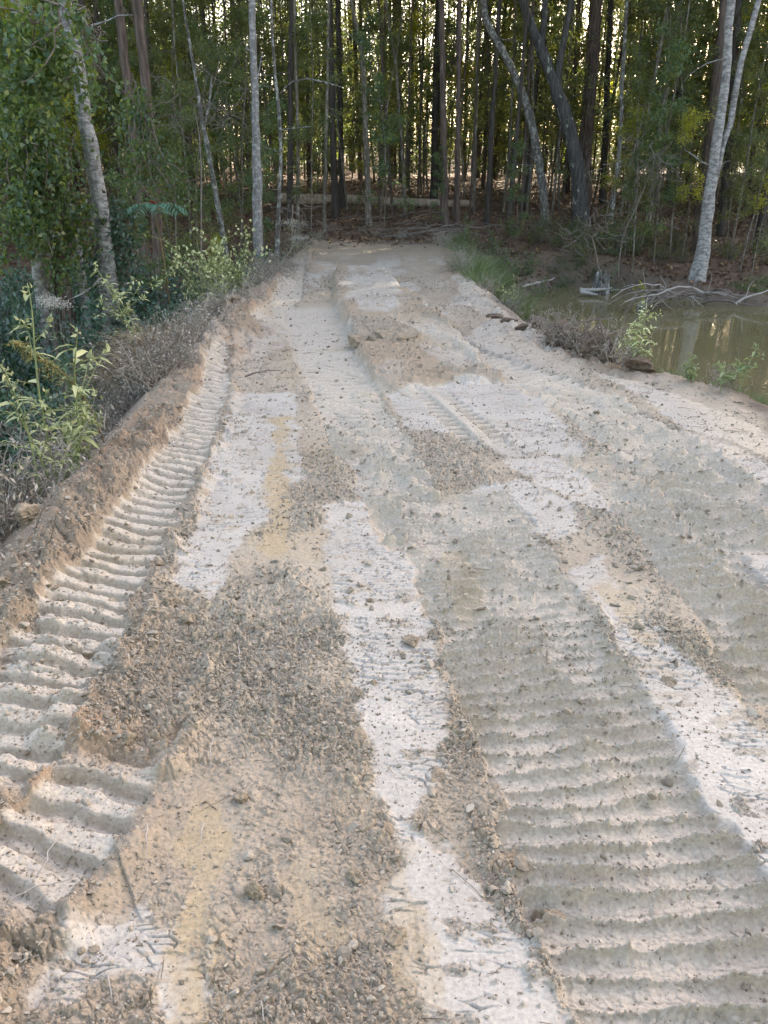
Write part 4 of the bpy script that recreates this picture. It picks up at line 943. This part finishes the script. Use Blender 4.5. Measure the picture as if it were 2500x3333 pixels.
# white seed-head plants
def fluffy(label, px, pys, Y, wpx, n, seed):
    r = np.random.default_rng(seed); x0 = spot(px, Y); z0 = tz(x0, Y); root = empty('white_flower_plant', (x0, Y, z0), 0, label, 'plant'); o0 = np.array(root.location); g = Geo(); hg = Geo(); lg = Geo()
    for k in range(n):
        e = at(px+r.normal()*wpx*.3, pys+r.normal()*wpx*.13, Y+r.normal()*.15)-o0; b0 = r.normal(size=3)*np.array([.1, .1, 0]); t = np.linspace(0, 1, 7)[:, None]
        st = b0*(1-t)+e*t+r.normal(size=(7, 3))*.012; tube(g, st, np.linspace(.006, .002, 7), 4, 0, False)
        m = 40; c = e+r.normal(size=(m, 3))*np.array([.05, .05, .022]); leaves(hg, c, r.normal(size=(m, 3))+np.array([0, 0, .8]), .02, .012, r=r)
        leaves(lg, st[1:6]+r.normal(size=(5, 3))*.02, r.normal(size=(5, 3)), .07, .018, r=r)
    link('stems', g.mesh('stems', M['twig']), root); link('seed_heads', hg.mesh('seed_heads', M['fluff']), root); link('leaves', lg.mesh('leaves', M['leaf_sage']), root)
fluffy('white fluffy flower heads rising from the dark thicket at the left', 165, 985, 9.2, 100, 16, 751)
fluffy('white fluffy flower heads just right of the thin crooked sapling', 950, 725, 18.2, 70, 16, 752)
fluffy('lower tuft of white flower heads at the far left of the road end', 965, 775, 17.8, 50, 12, 753)
# dry weeds along both edges
def dryweed(seed, H, n, R, bits, m='weed_dry'):
    r = np.random.default_rng(seed); g = Geo(); lg = Geo()
    for k in range(n):
        st = wander(r.normal(size=3)*np.array([R*.35, R*.35, 0])+np.array([0, 0, -.04]), (r.normal()*.55, r.normal()*.55, 1), H*r.uniform(.4, 1.1), 7, .14, r); tube(g, st, np.linspace(.0032, .0012, 8), 3, 0, False)
        for q in range(4):
            a = r.integers(2, 7); b2 = wander(st[a], (st[a]-st[a-1])*8+r.normal(size=3)*.9, H*r.uniform(.12, .35), 4, .2, r); tube(g, b2, np.linspace(.002, .001, 5), 3, 0, False)
            leaves(lg, b2[r.integers(1, 5, bits)]+r.normal(size=(bits, 3))*.012, r.normal(size=(bits, 3)), .025, .009, r=r)
    return g.mesh('stems', M[m]), lg.mesh('leaves', M[m])
dw = [plant('dry_weed', *dryweed(760+k, H, n, R, bits), lab, 'weed', gr) for k, (H, n, R, bits, lab, gr) in enumerate([
    (.42, 34, .3, 5, 'grey dry weed clump along the road edge', 'grey dry weeds along the road'), (.55, 22, .35, 3, 'taller stalky grey dead weed along the road edge', 'stalky dead weeds along the road'), (.3, 40, .3, 7, 'low matted grey-brown dead weed along the road edge', 'matted dead weeds along the road')])]
pl = []
for k in range(92):
    y = 2.6+11.5*r4.uniform()**1.3; dl = r4.uniform(.02, 1.25); pl.append((int(r4.integers(0, 3)), float(edgeL(y))-dl, y, r4.uniform(.85, 1.5)*(1+.35*dl)))
for k in range(14): y = r4.uniform(9, 15); pl.append((int(r4.choice([0, 2])), float(edgeL(y))-r4.uniform(.15, .5), y, .8))
for k in range(26):
    y = r4.uniform(13, 22.5); x = float(edgeL(y))-r4.uniform(-.25, .5) if k % 2 else float(edgeR(y))+r4.uniform(-.2, .35); pl.append((int(r4.integers(0, 3)), x, y, r4.uniform(.6, 1.1)))
for k in range(12): pl.append((int(r4.integers(0, 3)), r4.uniform(-2.6, 2.2), r4.uniform(22.0, 25), r4.uniform(.5, .9)))
spread(dw, pl)
for px, Y, sc, lab in [(1835, 7.9, .95, 'silvery dry weed with seed heads behind the clod pile, against the water'), (1790, 8.4, .7, 'low silvery dry weed at the left of the clod piles'), (2015, 7.15, .85, 'grey dry weed right of the biggest clod, against the water'), (1660, 11, .6, 'small grey weed on the bank before the dark grass'), (1590, 12.5, .6, 'pale grey weed at the right road edge beside the tall grass'), (1950, 7.5, .6, 'grey weed between the two clod piles'), (2400, 6.3, .5, 'thin dry weed on the bank by the right photo edge'), (1560, 14, .55, 'small pale dry weed at the right road edge, farthest along')]:
    x = spot(px, Y); x = max(x, float(edgeR(Y))+.12); dup(dw[0], (x, Y, float(hz(x, Y)[0])-.03), r4.uniform(0, 6), sc*1.35, lab, 'grey weeds along the pond side')
# grass
def tuft(seed, n, H, R, m, bend=.7, w=.006):
    r = np.random.default_rng(seed); ph = r.uniform(0, 6.28, n); q = np.sqrt(r.uniform(0, 1, n))*R
    P = np.stack([q*np.cos(ph), q*np.sin(ph), np.full(n, -.04)], 1); D = np.stack([np.cos(ph)*q/R*.5, np.sin(ph)*q/R*.5, np.ones(n)], 1)+r.normal(size=(n, 3))*.15
    g = Geo(); blades(g, P, D, H*r.uniform(.5, 1.1, n), w*r.uniform(.7, 1.3, n), bend*r.uniform(.3, 1.3, n), r=r); return g.mesh('grass_tuft', M[m])
def grass(me, label, group, places):
    for k, (x, y, sc) in enumerate(places):
        o = link('grass_tuft', me); o.location = (x, y, float(hz(x, y)[0])-.01); o.rotation_euler = (0, 0, r4.uniform(0, 6.28)); o.scale = (sc, sc, sc*r4.uniform(.85, 1.15)); tag(o, label, 'grass', group)
GT = tuft(781, 130, .75, .26, 'grass_green', .7, .008); GS = tuft(782, 160, .38, .16, 'grass_green', .8, .005); GD = tuft(783, 220, .4, .2, 'grass_dry', .9, .004)
pl = []
while len(pl) < 56:
    y = r4.uniform(12.8, 20.5); x = float(edgeR(y))+r4.uniform(.15, .5+.9*min(1, (y-11)/5)); pl.append((x, y, r4.uniform(.55, 1.1)*(.7 if y < 13 else 1)*(.75 if x-float(edgeR(y)) < .4 else 1)))
grass(GT, 'tall dark green grass tuft on the bank between road and pond', 'tall grass left of the pond', pl)
grass(GS, 'short grey-green grass tuft above the near pond bank', 'short grass on the near pond bank', [(float(edgeR(y))+d, y, s) for y, d, s in [(r4.uniform(4.8, 7.4), r4.uniform(.15, .7), r4.uniform(.4, .75)) for _ in range(30)]])
grass(GT, 'big green grass clump on the far bank left of the twin pale trunks', 'grass clump on the far bank', [(spot(px, Y), Y, .8) for px, Y in [(2050, 18.4), (2080, 18.6), (2110, 18.5), (2140, 18.7), (2030, 18.8)]])
grass(GS, 'low green grass on the far bank by the right photo edge', 'low grass on the far bank at right', [(spot(px, Y), Y, 1.2) for px, Y in [(2400, 18.6), (2440, 18.4), (2480, 18.2), (2500, 18.8), (2460, 19), (1900, 18.9), (1880, 19.1)]])
grass(GD, 'dry straw-coloured grass tuft on the left shoulder', 'dry grass on the left shoulder', [(float(edgeL(y))-d, y, s) for y, d, s in [(r4.uniform(2.6, 13), r4.uniform(-.05, .5), r4.uniform(.5, .9)) for _ in range(12)]])
r = np.random.default_rng(790); n = 1500; ph = r.uniform(0, 6.28, n); q = np.sqrt(r.uniform(0, 1, n)); P = np.stack([q*np.cos(ph)*.34, q*np.sin(ph)*.26, .30*(1-q*q)-.05], 1)
D = np.stack([np.cos(ph)*q*.9, np.sin(ph)*q*.9-.15, 1.0-q*.6], 1)+r.normal(size=(n, 3))*.35; g = Geo(); blades(g, P, D, .36*r.uniform(.4, 1.15, n), .004, r.uniform(.4, 1.5, n), r=r)
x = spot(490, 7.35); o = link('grass_heap', g.mesh('grass_heap', M['grass_dry'])); o.location = (x, 7.35, float(hz(x, 7.35)[0])+.06); o.scale = (1.35,)*3; tag(o, 'big heap of dry brown grass on the left berm', 'grass')
grass(GT, 'grey-green grass tuft among the brush on the far bank', 'grass in the far bank brush', [(spot(px, Y), Y, r4.uniform(.45, .75)) for px, Y in [(r4.uniform(1780, 2060), r4.uniform(20.6, 24.5)) for _ in range(26)]])
spread([gb2], [(0, spot(px, Y), Y, sc) for px, Y, sc in [(1800, 22, .7), (1840, 24, .9), (1900, 22.5, .8), (1985, 22, .9), (2050, 21.5, .7), (1760, 24.5, .9), (2020, 24, .8), (2130, 21, .7), (2200, 20.6, .6), (1870, 21.3, .8), (1930, 20.9, .6), (1960, 23.5, 1.0), (2080, 22.5, .9), (2350, 21, .7), (2430, 21.5, .8), (1720, 23, .8), (1660, 24, .8), (2180, 22, .8), (2480, 20.5, .7)]])
# reddish straight stems by the water
for k, (px, Y, H, ln) in enumerate([(2335, 6.4, .5, .25), (2498, 6.0, .62, .1), (2200, 6.9, .45, .2), (2160, 7.0, .35, -.1), (1830, 9.2, .6, .25), (2330, 7.0, .4, -.2)]):
    g = Geo(); tube(g, wander((0, 0, -.04), (ln, .1, 1), H, 8, .04, r4), np.linspace(.0045, .002, 9), 5, 0, False); x = spot(px, Y); o = link('dry_stalk', g.mesh('dry_stalk', M['stem_brown'])); o.location = (x, Y, float(hz(x, Y)[0])); tag(o, 'thin bare brown stalk against the pond water', 'stalk', 'bare stalks by the pond')

# ------------------------------------------------------------------ dead wood
def branch(label, A, B, r0, seed, sag=.06, m='twig_pale', side=3, group=None, name='fallen_branch'):
    r = np.random.default_rng(seed); A = np.array(A); B = np.array(B); L = np.linalg.norm(B-A); t = np.linspace(0, 1, 9)[:, None]
    p = A*(1-t)+B*t+np.cumsum(r.normal(size=(9, 3))*L*.018, 0)+np.array([0, 0, 1])*sag*L*np.sin(np.pi*t); g = Geo(); tube(g, p-A, np.linspace(r0, r0*.35, 9), 7)
    for k in range(side):
        a = r.integers(2, 7); tube(g, wander(p[a]-A, (B-A)/L+r.normal(size=3)*.7, L*r.uniform(.15, .4), 5, .15, r), np.linspace(r0*.4, r0*.15, 6), 4, 0, False)
    o = link(name, g.mesh(name, M[m])); o.location = A; return tag(o, label, 'branch', group)
def gp(px, py, Y, dz=0): x = spot(px, Y); return np.array([x, Y, max(float(hz(x, Y)[0]), -1.0)+dz])
A = gp(935, 0, 30.5, .13); B = gp(1530, 0, 29.6, .10); A[2] = tz(A[0], A[1])+.12; B[2] = tz(B[0], B[1])+.12
g = Geo(); t = np.linspace(0, 1, 24)[:, None]; p = A*(1-t)+B*t; p[:, 2] += np.random.default_rng(5).normal(size=24)*.006
p[:, 2] = np.maximum(p[:, 2], terrain(p[:, 0], p[:, 1])+.12); p[1:-1, 2] = (p[:-2, 2]+p[1:-1, 2]+p[2:, 2])/3
tube(g, p-A, np.linspace(.20, .13, 24), 14); o = link('fallen_log', g.mesh('fallen_log', M['log'])); o.location = A; tag(o, 'long fallen log lying across the forest floor behind the road end', 'log')
rb = np.random.default_rng(801)
for k in range(44):
    px = rb.uniform(1290, 1560) if k < 26 else rb.uniform(1000, 1300); Y = rb.uniform(22.6, 27); A = gp(px, 0, Y, .05); d = np.array([rb.normal()*.9+.2, rb.normal()*.35, 0]); B = A+d; B[2] = float(hz(B[0], B[1])[0])+rb.uniform(.03, .22)
    branch('thin bare stick in the litter at the forest edge beyond the road end', A, B, rb.uniform(.012, .024), 810+k, .05, 'twig', 2, 'sticks in the litter beyond the road end')
for k in range(24):
    a = gp(rb.uniform(2120, 2330), 0, rb.uniform(17.2, 17.9), rb.uniform(.05, .3)); b = gp(rb.uniform(1960, 2160), 0, rb.uniform(16.3, 17.2), rb.uniform(.0, .2)) if k < 15 else gp(rb.uniform(2280, 2480), 0, rb.uniform(16.8, 17.6), rb.uniform(.05, .3))
    branch('bare grey branch in the brush pile at the far waterline', a, b, rb.uniform(.012, .03), 850+k, .08, 'twig_pale' if k % 2 else 'twig', 4, 'branches of the waterline brush pile')
branch('pale fallen stick slanting on the far bank left of the pond', gp(1692, 0, 18.9, .04), gp(1800, 0, 19.8, .30), .035, 881, .02, 'twig_pale', 1)
branch('long pale branch lying along the bank at the right photo edge', gp(2390, 0, 17.0, .08), gp(2520, 0, 17.3, .25), .03, 882, .05, 'twig_pale', 2)
branch('dark stick floating near the left end of the pond', (3.55, 13.4, -.97), (4.6, 13.9, -.96), .02, 883, .03, 'twig', 5)
branch('dark twiggy branch half sunk at the left end of the pond', (3.3, 14.2, -.96), (4.3, 14.5, -.92), .022, 884, .05, 'twig', 6)
branch('thin stick poking out of the pond at the right', (6.6, 10.0, -1.05), (6.9, 10.3, -.75), .010, 885, .02, 'twig', 0)
branch('light stick lying on the plateau of broken clay plates', gnd(1290, 1085)+np.array([0, 0, .17]), gnd(1310, 1058)+np.array([0, 0, .24]), .010, 886, .02, 'twig_pale', 0)
branch('brown stick lying across the left tracks', gnd(800, 1242)+np.array([0, 0, .03]), gnd(930, 1232)+np.array([0, 0, .03]), .010, 887, .02, 'twig', 1)
# stump and grey logs on the far bank
def stump(name, label, px, Y, R, H, seed, dz=0):
    r = np.random.default_rng(seed); g = Geo(); k = 16; th_ = np.linspace(0, 6.283, k, endpoint=False); rr = R*(1+.16*r.normal(size=k)); lv = [(-.15, 1.35), (.1, 1.1), (.5, .95), (1, .9)]
    v = np.array([[rr[i]*s*math.cos(th_[i]), rr[i]*s*math.sin(th_[i]), H*z+(r.normal()*.16*H if z == 1 else 0)] for z, s in lv for i in range(k)]); f = [[a*k+i, a*k+(i+1) % k, (a+1)*k+(i+1) % k, (a+1)*k+i] for a in range(3) for i in range(k)]
    g.add(v, f); g.add(np.vstack([v[-k:], [[0, 0, H*.75]]]), [[i, (i+1) % k, k] for i in range(k)])
    x = spot(px, Y); o = link(name, g.mesh(name, M['bark_lichen'], False)); o.location = (x, Y, max(float(hz(x, Y)[0]), -1.0)+dz); tag(o, label, 'stump')
stump('tree_stump', 'grey uprooted stump on the far bank below the forked tree', 1950, 19.3, .17, .45, 891)
stump('tree_stump', 'small grey stump standing in the water before the brush pile', 2085, 16.4, .07, .22, 892, -.05)
for k, (a, b) in enumerate([((1880, 19.2), (1975, 19.0)), ((1885, 18.9), (1940, 18.7))]): branch(['upper grey rotten log beside the uprooted stump', 'lower grey rotten log beside the uprooted stump'][k], gp(a[0], 0, a[1], .08), gp(b[0], 0, b[1], .08), .06, 893+k, .0, 'twig_pale', 0, name='rotten_log')

# ------------------------------------------------------------------ clods one can tell apart
mb = plain('dark_clod', (.115, .088, .066), .95, .45, 40)
for k, (px, py, R, sq, lab) in enumerate([(1935, 1165, .24, .95, 'big dark brown clod on the right road edge, largest of the pile'), (1825, 1125, .22, .7, 'wide dark clod heap left of the largest clod'), (1870, 1150, .14, .75, 'dark clod wedged between the two biggest clods'), (1790, 1110, .09, .6, 'small dark clod at the left end of the clod pile'), (2065, 1215, .15, .4, 'flat dark clod right of the largest clod'), (1745, 1090, .07, .9, 'lone upright dark clod left of the clod pile'), (1600, 1035, .14, .5, 'dark reddish clod on the right edge near the grass'), (1655, 1060, .12, .5, 'dark reddish clod, middle of the row near the grass'), (1700, 1085, .10, .5, 'dark reddish clod nearest the camera in the row by the grass'), (1975, 1190, .09, .5, 'small dark clod in front of the largest clod')]):
    p = gnd(px, py); clod('dirt_clod', p[0], p[1], R, sq, lab, None, 900+k, mb)
for k, (px, py, R, sq, lab) in enumerate([(15, 1965, .055, .6, 'yellowish lump of clay at the left photo edge beside the tyre lugs'), (110, 1740, .07, .7, 'rounded tan lump on the left berm'), (760, 1040, .14, .6, 'reddish clod on the left road edge below the dry weeds'), (815, 960, .12, .6, 'reddish brown clod farther up the left road edge'), (1340, 2100, .028, .8, 'angular brown clod sitting on the pale central strip'), (1405, 2070, .018, .8, 'small brown clod right of the angular one on the pale strip'), (1205, 1970, .018, .5, 'thin flake lying on top of the pale central strip'), (1215, 2230, .018, .5, 'dark flake on the left part of the pale central strip'), (1530, 2340, .035, .35, 'flat brown flake among the ridges right of the pale strip'), (1425, 2520, .03, .35, 'flat brown flake between the pale strip and the ridges'), (1260, 2690, .03, .4, 'rusty flake on the left edge of the pale strip'), (1660, 2780, .035, .7, 'pale lump at the edge of the ridged track'), (1790, 2960, .038, .9, 'upright tan lump on the left rim of the ridged track'), (1590, 2720, .022, .7, 'rounded pale clod in the crumbs between strip and ridges'), (1160, 2850, .022, .8, 'rounded clod in the crumbs left of the pale strip'), (1290, 3040, .026, .6, 'long clod beside the lower pale strip'), (830, 2910, .024, .9, 'pale upright clod in the lower crumbs'), (1165, 2410, .03, .4, 'long flat clod crossing the crumbs left of the pale strip'), (620, 2040, .03, .7, 'light clod at the right edge of the tyre lugs'), (560, 1985, .035, .6, 'grey clod on the right rim of the tyre lugs'), (510, 1846, .03, .6, 'smooth grey stone-like clod beside the tyre lugs'), (420, 2450, .03, .6, 'grey clod in the crumbs below the tyre lugs'), (790, 2610, .022, .8, 'rounded grey clod left of the tan streak\'s right side'), (2180, 2230, .025, .5, 'clay flake with a dead leaf at the edge of the right pale strip')]):
    p = gnd(px, py); clod('dirt_clod', p[0], p[1], R, sq, lab, None, 930+k)
# ledge of broken clay slabs on the plateau
for k, (px, py, w, lab) in enumerate([(1185, 1122, .28, 'left slab of the broken clay ledge on the plateau'), (1290, 1118, .40, 'middle slab, widest of the broken clay ledge'), (1400, 1128, .30, 'right slab of the broken clay ledge on the plateau')]):
    r = np.random.default_rng(960+k); n_ = 18; th_ = np.linspace(0, 6.283, n_, endpoint=False); q = 1+.18*r.normal(size=n_); xy = np.stack([w*q*np.cos(th_), .30*(1+.25*r.normal(size=n_))*np.sin(th_)], 1); g = Geo()
    xy *= np.array([.6, .7]); top = np.column_stack([xy, .03+.018*r.normal(size=n_)]); bot = np.column_stack([xy*.93, np.full(n_, -.05)]); g.add(np.vstack([top, bot, [[0, 0, .035]]]), [[i, (i+1) % n_, n_*2] for i in range(n_)]); g.add(np.vstack([top, bot]), [[i, n_+i, n_+(i+1) % n_, (i+1) % n_] for i in range(n_)])
    p = gnd(px, py); o = link('clay_slab', g.mesh('clay_slab', M['slab'], False)); o.location = (p[0], p[1], float(hz(p[0], p[1])[0])-.012); o.rotation_euler = (r.normal()*.03-.01, r.normal()*.05, r.normal()*.15); tag(o, lab, 'slab')
# ------------------------------------------------------------------ fallen leaves, straw, twigs
r = np.random.default_rng(970); g = Geo(); n = 32000; y = r.uniform(18.5, 44, n); x = r.uniform(-.58, .58, n)*y; z = terrain(x, y); k = (z > -.98) & ~((np.abs(x-.4) < 2.3) & (y < 19.0+4.6*r.uniform(size=n)**.6))
x, y, z = x[k], y[k], z[k]; n = len(x); D = r.normal(size=(n, 3))*np.array([1, 1, .25]); leaves(g, np.stack([x, y, z+.025+r.uniform(0, .03, n)], 1), D, r.uniform(.07, .13, n), r.uniform(.05, .08, n), r=r)
n = 1800; y = r.uniform(15, 22, n); x = r.uniform(3, 14, n); z = terrain(x, y); k = z > -.95; x, y, z = x[k], y[k], z[k]; n = len(x); leaves(g, np.stack([x, y, z+.03], 1), r.normal(size=(n, 3))*np.array([1, 1, .25]), r.uniform(.06, .11, n), r.uniform(.04, .07, n), r=r)
n = 5000; y = r.uniform(4, 21, n); x = edgeL(y)-r.uniform(.6, 7, n); z = terrain(x, y); leaves(g, np.stack([x, y, z+.03], 1), r.normal(size=(n, 3))*np.array([1, 1, .25]), r.uniform(.05, .10, n), r.uniform(.03, .06, n), r=r)
tag(link('leaf_litter', g.mesh('leaf_litter', M['litter'])), kind='stuff')
g = Geo(); x, y = scatter(900, .85, 9, r); zz = soil(x, y)[0]
for k in range(900):
    L = r.uniform(.02, .10)*(1+y[k]*.12); a = r.uniform(0, 6.28); p = wander((x[k], y[k], zz[k]+.006), (math.cos(a), math.sin(a), r.normal()*.12), L, 3, .12, r); tube(g, p, np.linspace(.0010, .0006, 4)*(1+y[k]*.12), 3, 0, False)
tag(link('straw_litter', g.mesh('straw_litter', M['grass_dry'])), kind='stuff')
for k, (a, b) in enumerate([((130, 2790), (250, 2885)), ((130, 2915), (235, 2720)), ((40, 3020), (250, 2895)), ((485, 2720), (497, 2830)), ((5, 3060), (30, 2960)), ((80, 3180), (140, 3150)), ((355, 3200), (357, 3280)), ((660, 2690), (650, 2760)), ((1285, 2560), (1300, 2610)), ((1085, 2460), (1095, 2420)), ((1050, 2200), (1000, 2245)), ((2230, 2485), (2270, 2530)), ((1390, 2280), (1405, 2325)), ((800, 3240), (900, 3190)), ((850, 3260), (860, 3330)), ((690, 2420), (695, 2540)), ((775, 2130), (780, 2240))]):
    A = gnd(*a); B = gnd(*b); A[2] = float(hz(A[0], A[1])[0])+.012; B[2] = float(hz(B[0], B[1])[0])+.014; branch('thin pale twig lying on the crumbled soil near the camera', A, B, .0022, 980+k, .05, 'twig_pale', 1 if k < 3 else 0, 'twigs on the crumbled soil', 'twig')
